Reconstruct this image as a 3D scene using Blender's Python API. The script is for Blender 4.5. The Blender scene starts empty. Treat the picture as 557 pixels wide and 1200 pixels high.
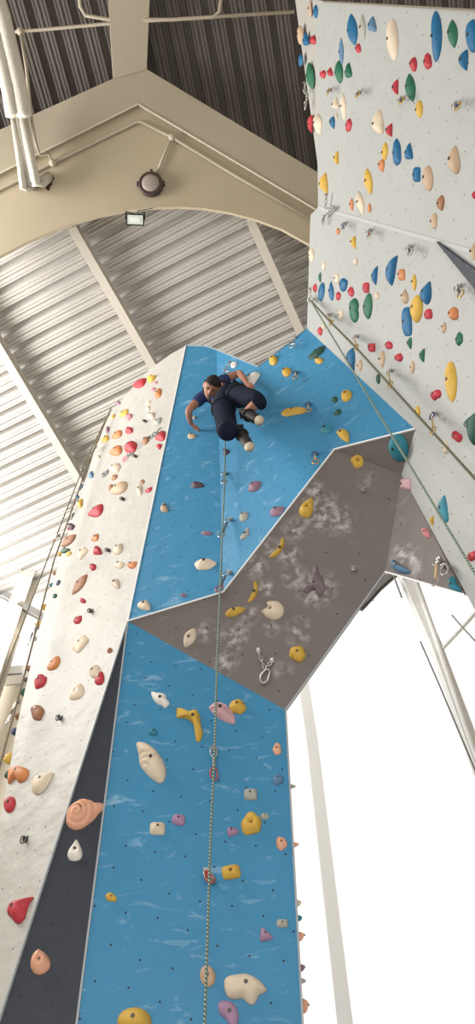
import bpy, bmesh, math, random
from mathutils import Vector, Matrix
scene = bpy.context.scene
COL = scene.collection
V = Vector
# ------------------------------------------------------------------ camera
F = 900.0; PITCH = math.radians(57.2); ROLL = math.radians(-1.6)
fw = V((0, math.cos(PITCH), math.sin(PITCH)))
u0 = V((0, -math.sin(PITCH), math.cos(PITCH))); r0 = V((1, 0, 0))
rt = r0 * math.cos(ROLL) + u0 * math.sin(ROLL)
up = u0 * math.cos(ROLL) - r0 * math.sin(ROLL)
O = V((0, 0, 1.5))
cd = bpy.data.cameras.new('camera'); cam = bpy.data.objects.new('camera', cd); COL.objects.link(cam)
cd.sensor_fit = 'VERTICAL'; cd.sensor_height = 24; cd.lens = F / 1200 * 24; cd.clip_start = 0.05; cd.clip_end = 300
m = Matrix((rt, up, -fw)).transposed().to_4x4(); m.translation = O; cam.matrix_world = m
scene.camera = cam
# ------------------------------------------------------------------ light
scene.view_settings.view_transform = 'Standard'; scene.view_settings.look = 'None'
scene.view_settings.gamma = 1; scene.view_settings.use_curve_mapping = False
scene.view_settings.exposure = 0.0
w = bpy.data.worlds.new('sky'); scene.world = w; w.use_nodes = True
bg = w.node_tree.nodes['Background']; bg.inputs[0].default_value = (1.0, 0.985, 0.96, 1); bg.inputs[1].default_value = 1.2
def area(name, loc, target, sx, sy, power, col=(1, 1, 1)):
    l = bpy.data.lights.new(name, 'AREA'); l.shape = 'RECTANGLE'; l.size = sx; l.size_y = sy; l.energy = power; l.color = col
    o = bpy.data.objects.new(name, l); COL.objects.link(o); o.location = loc
    o.rotation_euler = (V(target) - V(loc)).to_track_quat('-Z', 'Y').to_euler(); return o
area('daylight_left_window', (-7.6, 3.2, 11.0), (-1.5, 3.8, 10.2), 6.0, 2.2, 1200, (1, 0.97, 0.92))
area('fill_behind_camera', (-1.0, -3.2, 1.9), (-0.3, 4.3, 2.4), 6.0, 2.4, 320, (1, 0.98, 0.96))  # added fill inside the hall behind the camera, brightens the lower blue panel
area('daylight_far_left_window', (-4.6, 9.0, 12.2), (-3.2, 6.5, 13.4), 5.0, 1.6, 170, (1, 0.96, 0.9))

# ------------------------------------------------------------------ geometry helpers
def ray(x, y): return fw + rt * ((x - 278.5) / F) + up * ((600 - y) / F)
def proj(p):
    d = p - O; z = d.dot(fw); return (278.5 + F * d.dot(rt) / z, 600 - F * d.dot(up) / z)
def plane(a, b, c, face=None):
    n = (b - a).cross(c - a).normalized()
    if n.dot((face or O) - a) < 0: n = -n
    return (n, n.dot(a))
def hit(px, pl, off=0.0):
    n, c = pl; d = ray(*px); return O + d * ((c + off - n.dot(O)) / n.dot(d))
def aty(px, y): d = ray(*px); return O + d * (y / d.y)
def atz(px, z): d = ray(*px); return O + d * ((z - 1.5) / d.z)

MATS = {}
def mat(name, col, rough=0.6, metal=0.0, bump=0.0, bscale=30, var=0.0, vscale=4, emit=None, spec=0.3):
    if name in MATS: return MATS[name]
    m = bpy.data.materials.new(name); m.use_nodes = True; nt = m.node_tree; b = nt.nodes['Principled BSDF']
    b.inputs['Base Color'].default_value = (*col, 1); b.inputs['Roughness'].default_value = rough; b.inputs['Metallic'].default_value = metal
    b.inputs['Specular IOR Level'].default_value = spec
    if var > 0:
        tc = nt.nodes.new('ShaderNodeTexCoord'); nz = nt.nodes.new('ShaderNodeTexNoise'); nz.inputs['Scale'].default_value = vscale; nz.inputs['Detail'].default_value = 5
        nt.links.new(tc.outputs['Object'], nz.inputs['Vector'])
        mx = nt.nodes.new('ShaderNodeMixRGB'); mx.inputs[1].default_value = (*[c * (1 - var) for c in col], 1); mx.inputs[2].default_value = (*[min(1, c * (1 + var)) for c in col], 1)
        nt.links.new(nz.outputs[0], mx.inputs[0]); nt.links.new(mx.outputs[0], b.inputs['Base Color'])
    if bump > 0:
        tc = nt.nodes.new('ShaderNodeTexCoord'); nz = nt.nodes.new('ShaderNodeTexNoise'); nz.inputs['Scale'].default_value = bscale; nz.inputs['Detail'].default_value = 4
        bp = nt.nodes.new('ShaderNodeBump'); bp.inputs['Strength'].default_value = bump; bp.inputs['Distance'].default_value = 0.01
        nt.links.new(tc.outputs['Object'], nz.inputs['Vector']); nt.links.new(nz.outputs[0], bp.inputs['Height']); nt.links.new(bp.outputs[0], b.inputs['Normal'])
    if emit:
        b.inputs['Emission Color'].default_value = (*emit[0], 1); b.inputs['Emission Strength'].default_value = emit[1]
    MATS[name] = m; return m

def N(nt, t, **k):
    n = nt.nodes.new(t)
    for a, v in k.items(): setattr(n, a, v)
    return n
def MA(nt, op, a, b=None, c=None):
    n = nt.nodes.new('ShaderNodeMath'); n.operation = op
    for i, v in enumerate((a, b, c)):
        if v is None: continue
        if isinstance(v, (int, float)): n.inputs[i].default_value = v
        else: nt.links.new(v, n.inputs[i])
    return n.outputs[0]
def panel_mat(name, col, chalk=0.0, chalkcol=(0.75, 0.8, 0.85), spots=(), rough=0.55, grid=0.19, rot=18, dot=0.0062, stain=0.06, stretch=(1.0, 2.6), thresh=0.6, wave=0.0):
    """painted plywood sheet: bolt-hole grid, chalk scuffs; coordinates are the panel's own"""
    m = bpy.data.materials.new(name); m.use_nodes = True; nt = m.node_tree; b = nt.nodes['Principled BSDF']
    b.inputs['Roughness'].default_value = rough; b.inputs['Specular IOR Level'].default_value = 0.3
    L = nt.links.new
    tc = N(nt, 'ShaderNodeTexCoord'); sep = N(nt, 'ShaderNodeSeparateXYZ')
    mp = N(nt, 'ShaderNodeMapping'); mp.inputs['Rotation'].default_value = (0, 0, math.radians(rot)); mp.inputs['Scale'].default_value = (1 / grid, 1 / grid, 1)
    L(tc.outputs['Object'], mp.inputs[0]); L(mp.outputs[0], sep.inputs[0])
    row = MA(nt, 'FLOOR', sep.outputs[1]); sh = MA(nt, 'MULTIPLY', MA(nt, 'SINE', MA(nt, 'MULTIPLY', row, 12.9)), 0.3)
    x = MA(nt, 'ADD', sep.outputs[0], sh)
    fx = MA(nt, 'SUBTRACT', MA(nt, 'FRACT', x), 0.5); fy = MA(nt, 'SUBTRACT', MA(nt, 'FRACT', sep.outputs[1]), 0.5)
    cell = MA(nt, 'FLOOR', x)
    jy = MA(nt, 'MULTIPLY', MA(nt, 'SINE', MA(nt, 'ADD', MA(nt, 'MULTIPLY', cell, 7.7), MA(nt, 'MULTIPLY', row, 3.1))), 0.12)
    fy = MA(nt, 'ADD', fy, jy)
    d = MA(nt, 'SQRT', MA(nt, 'ADD', MA(nt, 'MULTIPLY', fx, fx), MA(nt, 'MULTIPLY', fy, fy)))
    hole = MA(nt, 'LESS_THAN', d, dot / grid)
    nz = N(nt, 'ShaderNodeTexNoise'); nz.inputs['Scale'].default_value = 1.3; nz.inputs['Detail'].default_value = 6; L(tc.outputs['Object'], nz.inputs['Vector'])
    base = N(nt, 'ShaderNodeMixRGB'); base.inputs[1].default_value = (*[c * (1 - stain) for c in col], 1); base.inputs[2].default_value = (*[min(1, c * (1 + stain)) for c in col], 1)
    L(nz.outputs[0], base.inputs[0]); out = base.outputs[0]
    if chalk > 0:
        mp2 = N(nt, 'ShaderNodeMapping'); mp2.inputs['Rotation'].default_value = (0, 0, 0.35); mp2.inputs['Scale'].default_value = (stretch[0], stretch[1], 1)
        L(tc.outputs['Object'], mp2.inputs[0])
        n1 = N(nt, 'ShaderNodeTexNoise'); n1.inputs['Scale'].default_value = 5.0; n1.inputs['Detail'].default_value = 8; n1.inputs['Roughness'].default_value = 0.62; n1.inputs['Distortion'].default_value = 0.9
        L(mp2.outputs[0], n1.inputs['Vector'])
        r = N(nt, 'ShaderNodeMapRange'); r.inputs[1].default_value = thresh; r.inputs[2].default_value = thresh + 0.2; r.inputs[4].default_value = chalk; L(n1.outputs[0], r.inputs[0])
        fac = r.outputs[0]
        if spots:
            n2 = N(nt, 'ShaderNodeTexNoise'); n2.inputs['Scale'].default_value = 16; n2.inputs['Detail'].default_value = 6; n2.inputs['Distortion'].default_value = 0.25; L(tc.outputs['Object'], n2.inputs['Vector'])
            tot = None
            for (sx, sy, rad, st) in spots:
                dd = N(nt, 'ShaderNodeVectorMath', operation='DISTANCE'); L(tc.outputs['Object'], dd.inputs[0]); dd.inputs[1].default_value = (sx, sy, 0)
                f = MA(nt, 'MULTIPLY', MA(nt, 'MAXIMUM', MA(nt, 'SUBTRACT', 1.0, MA(nt, 'DIVIDE', dd.outputs['Value'], rad)), 0.0), st)
                tot = f if tot is None else MA(nt, 'MAXIMUM', tot, f)
            rr = N(nt, 'ShaderNodeMapRange'); rr.inputs[1].default_value = 0.43; rr.inputs[2].default_value = 0.72; L(n2.outputs[0], rr.inputs[0])
            fac = MA(nt, 'MINIMUM', MA(nt, 'ADD', fac, MA(nt, 'MULTIPLY', MA(nt, 'MULTIPLY', rr.outputs[0], tot), 1.3)), 0.8)
        mx = N(nt, 'ShaderNodeMixRGB'); L(fac, mx.inputs[0]); L(out, mx.inputs[1]); mx.inputs[2].default_value = (*chalkcol, 1); out = mx.outputs[0]
    mh = N(nt, 'ShaderNodeMixRGB'); L(hole, mh.inputs[0]); L(out, mh.inputs[1]); mh.inputs[2].default_value = (0.015, 0.015, 0.015, 1)
    L(mh.outputs[0], b.inputs['Base Color'])
    nb = N(nt, 'ShaderNodeTexNoise'); nb.inputs['Scale'].default_value = 5; nb.inputs['Detail'].default_value = 6; L(tc.outputs['Object'], nb.inputs['Vector'])
    bp = N(nt, 'ShaderNodeBump'); bp.inputs['Strength'].default_value = 0.35 + wave; bp.inputs['Distance'].default_value = 0.03; L(nb.outputs[0], bp.inputs['Height']); L(bp.outputs[0], b.inputs['Normal'])
    return m

def link(name, me, parent=None, material=None, smooth=False):
    o = bpy.data.objects.new(name, me); COL.objects.link(o)
    if parent: o.parent = parent
    if material: me.materials.append(material)
    if smooth: me.shade_smooth()
    return o
def from_bm(name, bm, material, parent=None, loc=None, smooth=False, recalc=True):
    if recalc: bmesh.ops.recalc_face_normals(bm, faces=bm.faces)
    if loc is not None: bmesh.ops.translate(bm, verts=bm.verts, vec=-loc)
    me = bpy.data.meshes.new(name); bm.to_mesh(me); bm.free()
    o = link(name, me, None, material, smooth)
    if loc is not None: o.location = loc
    if parent:
        o.parent = parent
        if loc is not None: o.location = loc - parent.location
        else: o.location = -parent.location
    return o
def tag(o, label=None, cat=None, group=None, kind=None):
    if label: o['label'] = label
    if cat: o['category'] = cat
    if group: o['group'] = group
    if kind: o['kind'] = kind
    return o
def empty(name, loc, label, cat, group=None):
    o = bpy.data.objects.new(name, None); COL.objects.link(o); o.location = loc; o.empty_display_size = 0.1
    return tag(o, label, cat, group)
def add_tube(bm, pts, r, seg=8, closed=False, cap=True):
    pts = [V(p) for p in pts]; n = len(pts); rings = []
    rs = r if isinstance(r, (list, tuple)) else [r] * n
    prev = None
    for i in range(n):
        if closed: t = (pts[(i + 1) % n] - pts[i - 1])
        else: t = pts[min(i + 1, n - 1)] - pts[max(i - 1, 0)]
        t.normalize()
        if prev is None:
            a = V((0, 0, 1)) if abs(t.z) < 0.9 else V((1, 0, 0)); u = t.cross(a).normalized()
        else: u = (prev - t * prev.dot(t)).normalized()
        prev = u; v = t.cross(u)
        rings.append([bm.verts.new(pts[i] + (u * math.cos(2 * math.pi * k / seg) + v * math.sin(2 * math.pi * k / seg)) * rs[i]) for k in range(seg)])
    for i in range(n if closed else n - 1):
        a, b = rings[i], rings[(i + 1) % n]
        for k in range(seg): bm.faces.new((a[k], a[(k + 1) % seg], b[(k + 1) % seg], b[k]))
    if cap and not closed: bm.faces.new(rings[0]); bm.faces.new(rings[-1])
def add_box(bm, c, ax, ay, az, sx, sy, sz):
    vs = []
    for k in (-1, 1):
        for j in (-1, 1):
            for i in (-1, 1): vs.append(bm.verts.new(V(c) + ax * (i * sx / 2) + ay * (j * sy / 2) + az * (k * sz / 2)))
    for f in ((0, 1, 3, 2), (4, 5, 7, 6), (0, 1, 5, 4), (2, 3, 7, 6), (0, 2, 6, 4), (1, 3, 7, 5)): bm.faces.new([vs[i] for i in f])
def add_beam(bm, a, b, wdt, hgt, upv=V((0, 0, 1))):
    a = V(a); b = V(b); d = (b - a); L = d.length; d.normalize(); s = d.cross(upv).normalized(); t = s.cross(d)
    add_box(bm, (a + b) / 2, d, s, t, L, wdt, hgt)
def add_slab(bm, poly, n, th):
    """polygon with thickness th going backwards along -n"""
    a = [bm.verts.new(p) for p in poly]; b = [bm.verts.new(p - n * th) for p in poly]
    bm.faces.new(a); bm.faces.new(b[::-1])
    for i in range(len(a)): j = (i + 1) % len(a); bm.faces.new((a[i], b[i], b[j], a[j]))
X, Y, Z = V((1, 0, 0)), V((0, 1, 0)), V((0, 0, 1))

# ------------------------------------------------------------------ climbing wall planes
t11 = math.tan(math.radians(11))
n = V((0, -1, -t11)).normalized(); LB = (n, n.dot(V((0, 4.5, 3.5))))
P0 = hit((150, 728), LB); P1 = hit((335, 832), LB)
C1 = aty((392, 527), 3.0)
D1 = plane(P0, P1, C1); C0 = hit((262, 694), D1); G = hit((452, 670), D1)
T0 = aty((254, 410), 3.4)
UL = plane(P0, C0, T0); UR = plane(C0, T0, C1)
A = hit((360, 385), UR); B = hit((487, 503), UR); NT = hit((303, 430), UR); TL = hit((218, 405), UL); TM = hit((242, 406), UL)
d = ray(557, 300); K = O + d * (1.6 / d.x)
WR = plane(A, B, K)
H = hit((471, 556), WR); J = hit((545, 697), WR); Q = hit((557, 715), WR)
D2 = plane(C1, B, G); D3 = plane(H, J, G); D4 = plane(C1, B, H)
W0 = atz((120, 500), 10.4)
WL = plane(P0, TL, W0)
cr1 = hit((373, 243), WR); cr2 = hit((515, 283.5), WR)
k2 = hit((470, 20), WR); k2 = O + (k2 - O) * 0.965
WU = plane(cr1, cr2, k2)
def to_floor(a, b, z=0.0): return b + (b - a) * ((z - b.z) / (b.z - a.z))
LBl = to_floor(P0, hit((90, 1200), LB)); LBr = to_floor(P1, hit((355, 1200), LB))
DGl_ = hit((0, 1195), WL); DGl = to_floor(P0, DGl_)
DG = plane(P0, DGl, LBl)
crf = to_floor(cr1, cr2); Qf = to_floor(H, Q)
e1_ = hit((400, 3), WU); e2_ = hit((557, 12), WU); ef = to_floor(e1_, e2_)
top_u = hit((343, -3), WU)
WLpx = [(75, 640), (45, 740), (20, 850), (1, 960)]
WLedge = [W0] + [hit(p, WL) for p in WLpx]
_h = Z.cross(WL[0]).normalized(); WLf = DGl - _h * 0.45 if (DGl - _h).x < DGl.x else DGl + _h * 0.45
bk = V((-0.22, 1, 0)).normalized()       # side face of the tower running back from the left edge
WS = plane(WLedge[1], WLedge[1] + bk, WLedge[3], V((-9, 3, 5)))
bk2 = V((0.03, 1, 0)).normalized()
LS = plane(P1, LBr, P1 + bk2, V((9, 3, 5)))

blue = panel_mat('blue_painted_ply', (0.042, 0.215, 0.39), chalk=0.55, chalkcol=(0.5, 0.66, 0.78), thresh=0.585)
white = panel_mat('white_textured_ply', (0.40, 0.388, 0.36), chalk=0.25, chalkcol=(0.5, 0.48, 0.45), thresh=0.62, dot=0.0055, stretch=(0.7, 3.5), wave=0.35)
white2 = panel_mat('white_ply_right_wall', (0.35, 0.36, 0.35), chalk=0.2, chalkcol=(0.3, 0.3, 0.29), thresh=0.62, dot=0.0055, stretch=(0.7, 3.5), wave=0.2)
darkp = panel_mat('charcoal_ply', (0.030, 0.036, 0.050), chalk=0.35, chalkcol=(0.3, 0.32, 0.35), thresh=0.66)
def frame_of(pl, origin):
    n = pl[0]; x = Z.cross(n).normalized(); y = n.cross(x); m = Matrix((x, y, n)).transposed().to_4x4(); m.translation = origin; return m
def to_local(mt, p): return mt.inverted() @ p
def slab_panel(name, pts, pl, th, material, parent, label=None):
    mt = frame_of(pl, pts[0]); inv = mt.inverted(); loc = [inv @ p for p in pts]
    bm = bmesh.new(); add_slab(bm, loc, Z, th); bmesh.ops.recalc_face_normals(bm, faces=bm.faces)
    me = bpy.data.meshes.new(name); bm.to_mesh(me); bm.free(); o = link(name, me, parent, material)
    mt2 = mt.copy(); mt2.translation = mt.translation - parent.location; o.matrix_local = mt2
    if label: o['label'] = label
    return o
# chalk bursts on the grey panel, in the panel's own coordinates
mtD = frame_of(D1, P0)
sp = []
for (px, py, r, s) in [(375, 600, .33, 1.0), (398, 610, .26, .9), (338, 650, .2, .9), (318, 640, .16, .7), (300, 665, .2, .7), (310, 690, .15, .9), (275, 745, .22, .9), (265, 775, .2, .7), (292, 722, .16, .7), (345, 675, .2, .8), (372, 690, .3, 1.0), (350, 740, .22, .6), (368, 572, .16, .9), (386, 590, .2, .6), (345, 620, .2, .8), (318, 735, .14, .7), (240, 740, .2, .5), (332, 785, .16, .5), (448, 700, .1, .5)]:
    p = mtD.inverted() @ hit((px, py), D1); sp.append((p.x, p.y, r * .62, s))
grey = panel_mat('warm_grey_ply', (0.150, 0.130, 0.122), chalk=0.25, chalkcol=(0.6, 0.58, 0.57), thresh=0.63, spots=sp, rot=8, grid=0.25)
mtD2 = frame_of(D2, C1); sp = []
for (px, py, r, s) in [(470, 650, .2, .9), (488, 655, .16, .8), (492, 668, .14, .9), (455, 548, .2, .8), (430, 560, .2, .6), (492, 680, .1, .6)]:
    p = mtD2.inverted() @ hit((px, py), D2); sp.append((p.x, p.y, r * .62, s))
grey2 = panel_mat('warm_grey_ply_return', (0.150, 0.130, 0.122), chalk=0.25, chalkcol=(0.6, 0.58, 0.57), thresh=0.63, spots=sp, rot=8, grid=0.25)

tower = empty('climbing_wall', (P0.x, P0.y, 0), 'tall climbing tower of blue, grey, charcoal and white panels in the middle of the hall', 'climbing wall')
TH = 0.04
slab_panel('panel', [TL, TM, T0, C0, P0], UL, TH, blue, tower, 'upper left blue panel behind the climber')
slab_panel('panel', [T0, NT, A, B, C1, C0], UR, TH, blue, tower, 'upper right blue panel with a notched top')
slab_panel('panel', [P0, C0, C1, G, P1], D1, TH, grey, tower, 'warm grey overhanging panel')
slab_panel('panel', [P0, P1, LBr, LBl], LB, TH, blue, tower, 'lower blue panel')
slab_panel('panel', [P0, LBl, DGl], DG, TH, darkp, tower, 'charcoal wedge panel')
wtop = [hit((200, 415), WL), hit((175, 433), WL), hit((150, 460), WL), hit((133, 480), WL)]
slab_panel('panel', [P0, TL] + wtop + WLedge + [WLf, DGl], WL, TH, white, tower, 'tall white panel')
# non-planar return C1-B-H-J-G
bm = bmesh.new(); inv = mtD2.inverted()
vs = [inv @ p for p in (C1, B, H, J, G)]
nn = Z
a = [bm.verts.new(p) for p in vs]; b = [bm.verts.new(p - nn * TH) for p in vs]
for tri in ((0, 1, 2), (0, 2, 4), (2, 3, 4)): bm.faces.new([a[i] for i in tri]); bm.faces.new([b[i] for i in tri[::-1]])
for i in range(5): j = (i + 1) % 5; bm.faces.new((a[i], b[i], b[j], a[j]))
bmesh.ops.recalc_face_normals(bm, faces=bm.faces)
me = bpy.data.meshes.new('panel'); bm.to_mesh(me); bm.free(); o = link('panel', me, tower, grey2); mm = mtD2.copy(); mm.translation -= tower.location; o.matrix_local = mm
o['label'] = 'grey return panel under the white wall'
# side faces of the tower
def strip_panel(edge, dirv, length, material, label, face):
    pts = edge + [p + dirv * length for p in reversed(edge)]
    pl = plane(edge[0], edge[-1], edge[0] + dirv, face)
    bm = bmesh.new(); n_ = pl[0]
    k = len(edge)
    f0 = [bm.verts.new(p) for p in edge]; f1 = [bm.verts.new(p + dirv * length) for p in edge]
    for i in range(k - 1): bm.faces.new((f0[i], f0[i + 1], f1[i + 1], f1[i]))
    r = bmesh.ops.solidify(bm, geom=bm.faces[:], thickness=TH)
    o = from_bm('panel', bm, material, tower); o['label'] = label; return o
strip_panel(WLedge + [WLf], bk, 1.6, white, 'white side face on the left', V((-9, 3, 5)))
strip_panel([P1, LBr], bk2, 1.3, white, 'white side face on the right', V((9, 3, 5)))
# edge strips
alu = mat('edge_strip_paint', (0.8, 0.8, 0.8), 0.5)
grime = mat('edge_strip_grey', (0.33, 0.36, 0.38), 0.5)
def strip(pts, wd, material, nrm, label=None):
    bm = bmesh.new()
    for a_, b_ in zip(pts[:-1], pts[1:]): add_beam(bm, a_ + nrm * 0.004, b_ + nrm * 0.004, 0.012, wd, nrm)
    o = from_bm('edge_strip', bm, material, tower)
    if label: o['label'] = label
strip([P0, C0, C1, B], 0.016, alu, D1[0], 'white strip between blue and grey panels')
strip([TL, P0], 0.012, alu, UL[0]); strip([P0, LBl], 0.011, grime, LB[0]); strip([P0, DGl], 0.012, grime, WL[0]); strip([P1, LBr], 0.014, grime, LB[0])
strip([G, P1], 0.006, grime, D1[0]); strip([TL, TM, T0, NT, A], 0.012, grime, UR[0]); strip([G, J], 0.012, alu, D2[0])

rwall = empty('climbing_wall', (2.2, 2.0, 0), 'white leaning climbing wall along the right side of the hall', 'climbing wall')
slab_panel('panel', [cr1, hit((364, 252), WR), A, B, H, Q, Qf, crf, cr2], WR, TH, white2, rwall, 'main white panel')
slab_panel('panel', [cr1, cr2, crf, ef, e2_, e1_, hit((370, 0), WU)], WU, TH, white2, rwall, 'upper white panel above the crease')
# bent-back strip at the outer edge of the upper panel
ea = hit((379, 240), WU); eb = hit((370, -8), WU)
ec = O + (hit((345, -8), WU) - O) * 1.03; ed = O + (hit((373, 195), WU) - O) * 1.01
bm = bmesh.new(); pl = plane(ea, eb, ec); add_slab(bm, [ea, eb, ec, ed], pl[0], TH)
o = from_bm('panel', bm, mat('white_edge_ply', (0.36, 0.35, 0.325), 0.6, bump=0.3, bscale=8), rwall); o['label'] = 'folded edge of the upper panel'
tri_a, tri_b = hit((557, 313.8), WU), hit((557, 335), WR)
ta, tb = cr2 + (tri_a - cr2) * 1.0, cr2 + (tri_b - cr2) * 1.0
fa, fb = to_floor(cr2, ta), to_floor(cr2, tb)
pl = plane(cr2, fa, fb)
bm = bmesh.new(); add_slab(bm, [p + pl[0] * 0.03 for p in (cr2, fa, fb)], pl[0], 0.03); o = from_bm('panel', bm, darkp, rwall); o['label'] = 'charcoal wedge panel'
bm = bmesh.new(); add_beam(bm, e1_ + (e1_ - e2_) * 0.2, ef, 0.012, 0.02, WU[0]); from_bm('edge_strip', bm, mat('ply_edge', (0.2, 0.17, 0.13), 0.7), rwall)
bm = bmesh.new(); add_beam(bm, cr1, crf, 0.03, 0.012, WU[0]); from_bm('edge_strip', bm, mat('crease_filler', (0.40, 0.41, 0.405), .6), rwall)

# ------------------------------------------------------------------ hall
PL = {'floor': mat('gym_floor', (0.42, 0.40, 0.38), 0.7, var=0.1)}
cream = mat('cream_plaster', (0.44, 0.375, 0.27), 0.8, bump=0.15, bscale=6, var=0.05, vscale=1.5)
creamb = mat('cream_beam', (0.42, 0.37, 0.285), 0.8, bump=0.2, bscale=10, var=0.07, vscale=2)
wallm = mat('cream_wall', (0.72, 0.66, 0.55), 0.85)
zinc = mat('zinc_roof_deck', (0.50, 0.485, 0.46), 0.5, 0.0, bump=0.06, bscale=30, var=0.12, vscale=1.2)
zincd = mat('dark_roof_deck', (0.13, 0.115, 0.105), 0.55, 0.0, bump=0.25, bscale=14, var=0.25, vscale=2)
steel = mat('cream_steel', (0.60, 0.56, 0.50), 0.5)
bm = bmesh.new(); add_box(bm, V((0, 2.5, -0.05)), X, Y, Z, 16, 19, 0.1); tag(from_bm('floor', bm, PL['floor']), kind='structure')

def deck(name, z, dirv, pitch, depth, material, clips, rng=14, slots=None):
    dirv = dirv.normalized(); s = V((-dirv.y, dirv.x, 0))
    prof = [(0, 0), (.05, 0), (.07, .16), (.10, .16), (.12, 0), (.22, 0), (.25, .3), (.30, .3), (.33, 0), (.45, 0), (.47, .16), (.50, .16), (.52, 0), (.58, 0), (.65, 1), (.74, 1), (.76, .84), (.80, .84), (.82, 1), (.90, 1), (.97, 0)]
    bm = bmesh.new(); k = int(rng / pitch); prev = None
    for i in range(-k, k):
        for (u, h) in prof:
            q = s * ((i + u) * pitch) + Z * (z + h * depth)
            a, b = bm.verts.new(q - dirv * 16), bm.verts.new(q + dirv * 16)
            if prev: bm.faces.new((prev[0], prev[1], b, a))
            prev = (a, b)
    for (co, no) in clips:
        bmesh.ops.bisect_plane(bm, geom=bm.verts[:] + bm.edges[:] + bm.faces[:], plane_co=co, plane_no=no, clear_outer=True)
    return tag(from_bm(name, bm, material, recalc=False), kind='structure')
e1 = V((.906, -.423, 0)); e2 = V((.423, .906, 0))
FA, FB = V((-8, 9.85, 0)), V((8, 8.75, 0)); fdir = (FB - FA).normalized(); fn = V((-fdir.y, fdir.x, 0))
RZ = 13.5
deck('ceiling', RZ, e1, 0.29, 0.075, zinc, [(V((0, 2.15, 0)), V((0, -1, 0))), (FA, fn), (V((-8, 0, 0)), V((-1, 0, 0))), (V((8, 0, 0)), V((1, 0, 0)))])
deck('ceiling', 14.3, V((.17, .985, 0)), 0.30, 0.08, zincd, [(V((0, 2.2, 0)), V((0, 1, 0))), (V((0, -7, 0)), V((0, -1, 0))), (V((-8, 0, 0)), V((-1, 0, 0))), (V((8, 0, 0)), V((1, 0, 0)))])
# steel purlins under the far roof: I sections
def ibeam(a, b, wd, hg, label):
    c = (a + b) / 2; bm = bmesh.new(); upv = Z
    add_beam(bm, a, b, 0.02, hg); add_beam(bm, a + Z * (hg / 2), b + Z * (hg / 2), wd, 0.02); add_beam(bm, a - Z * (hg / 2), b - Z * (hg / 2), wd, 0.02)
    o = from_bm('roof_beam', bm, steel, loc=c); tag(o, label, 'beam', 'steel roof beams'); return o
def roofline(p, q, z, ext0, ext1):
    a, b = atz(p, z), atz(q, z); d = (b - a); return a - d * ext0, b + d * ext1
for (p, q, lab, x0, x1) in [((85, 265), (182, 432), 'cream steel beam crossing the roof above the white panel top', .0, 1.6),
                    ((294, 258), (351, 386), 'cream steel beam between the concrete arch and the blue panel top', .0, 2.0),
                    ((3, 410), (93, 560), 'cream steel beam at the far left of the bright roof', .9, .45)]:
    a, b = roofline(p, q, RZ - 0.14, x0, x1); ibeam(a, b, 0.135, 0.18, lab)
# far wall with glazing
def fw_pt(x, z): return V((x, FA.y + (x + 8) * (FB.y - FA.y) / 16, z))
FW = plane(fw_pt(0, 0), fw_pt(5, 0), fw_pt(0, 5))
def wall_piece(bm, x0, x1, z0, z1): add_slab(bm, [fw_pt(x0, z0), fw_pt(x1, z0), fw_pt(x1, z1), fw_pt(x0, z1)], FW[0], 0.2)
bm = bmesh.new(); wall_piece(bm, -8, -0.4, 0, 11.2); wall_piece(bm, -1.6, -0.4, 11.2, 13.6); wall_piece(bm, 7, 8, 0, 13.6); wall_piece(bm, -8, -7.6, 11.2, 13.6); wall_piece(bm, -.4, 7, 0, 0.6)
tag(from_bm('wall_far', bm, wallm), kind='structure')
frame_m = mat('white_window_frame', (0.8, 0.8, 0.78), 0.5)
gl = bpy.data.materials.new('window_glass'); gl.use_nodes = True; nt = gl.node_tree; nt.nodes.remove(nt.nodes['Principled BSDF'])
tr = N(nt, 'ShaderNodeBsdfTransparent'); gs = N(nt, 'ShaderNodeBsdfGlossy'); gs.inputs['Roughness'].default_value = 0.02; mx = N(nt, 'ShaderNodeMixShader'); mx.inputs[0].default_value = 0.04
nt.links.new(tr.outputs[0], mx.inputs[1]); nt.links.new(gs.outputs[0], mx.inputs[2]); nt.links.new(mx.outputs[0], nt.nodes['Material Output'].inputs[0])
def window(name, x0, x1, z0, z1, vs, hs):
    bm = bmesh.new(); nrm = FW[0]
    for x in vs: add_beam(bm, fw_pt(x, z0) - nrm * .1, fw_pt(x, z1) - nrm * .1, 0.14 if x in (x0, x1) else 0.12, 0.12, nrm)
    for z in hs: add_beam(bm, fw_pt(x0, z) - nrm * .1, fw_pt(x1, z) - nrm * .1, 0.1, 0.1, nrm)
    o = tag(from_bm(name, bm, frame_m), kind='structure')
    bm = bmesh.new(); add_slab(bm, [fw_pt(x0, z0) - nrm * .12, fw_pt(x1, z0) - nrm * .12, fw_pt(x1, z1) - nrm * .12, fw_pt(x0, z1) - nrm * .12], nrm, 0.01)
    from_bm('pane', bm, gl, o)
window('window_1', -0.4, 7.0, 0.6, 13.4, [-0.35, 6.95], [0.65, 13.35])
window('window_2', -7.6, -1.6, 11.2, 13.5, [-7.55, -1.65], [11.25, 13.45])
# left wall, right wall and front wall with open doorway behind the camera
bm = bmesh.new(); add_box(bm, V((-8.1, 1, 4.7)), X, Y, Z, .2, 16, 9.4); add_box(bm, V((-8.1, 1, 13.3)), X, Y, Z, .2, 16, 1.4); add_box(bm, V((-8.1, 8.4, 11)), X, Y, Z, .2, 1.2, 3.3); tag(from_bm('wall_left', bm, wallm), kind='structure')
bm = bmesh.new(); add_box(bm, V((8.1, 2.6, 7)), X, Y, Z, .2, 19.2, 14); tag(from_bm('wall_right', bm, wallm), kind='structure')

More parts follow.
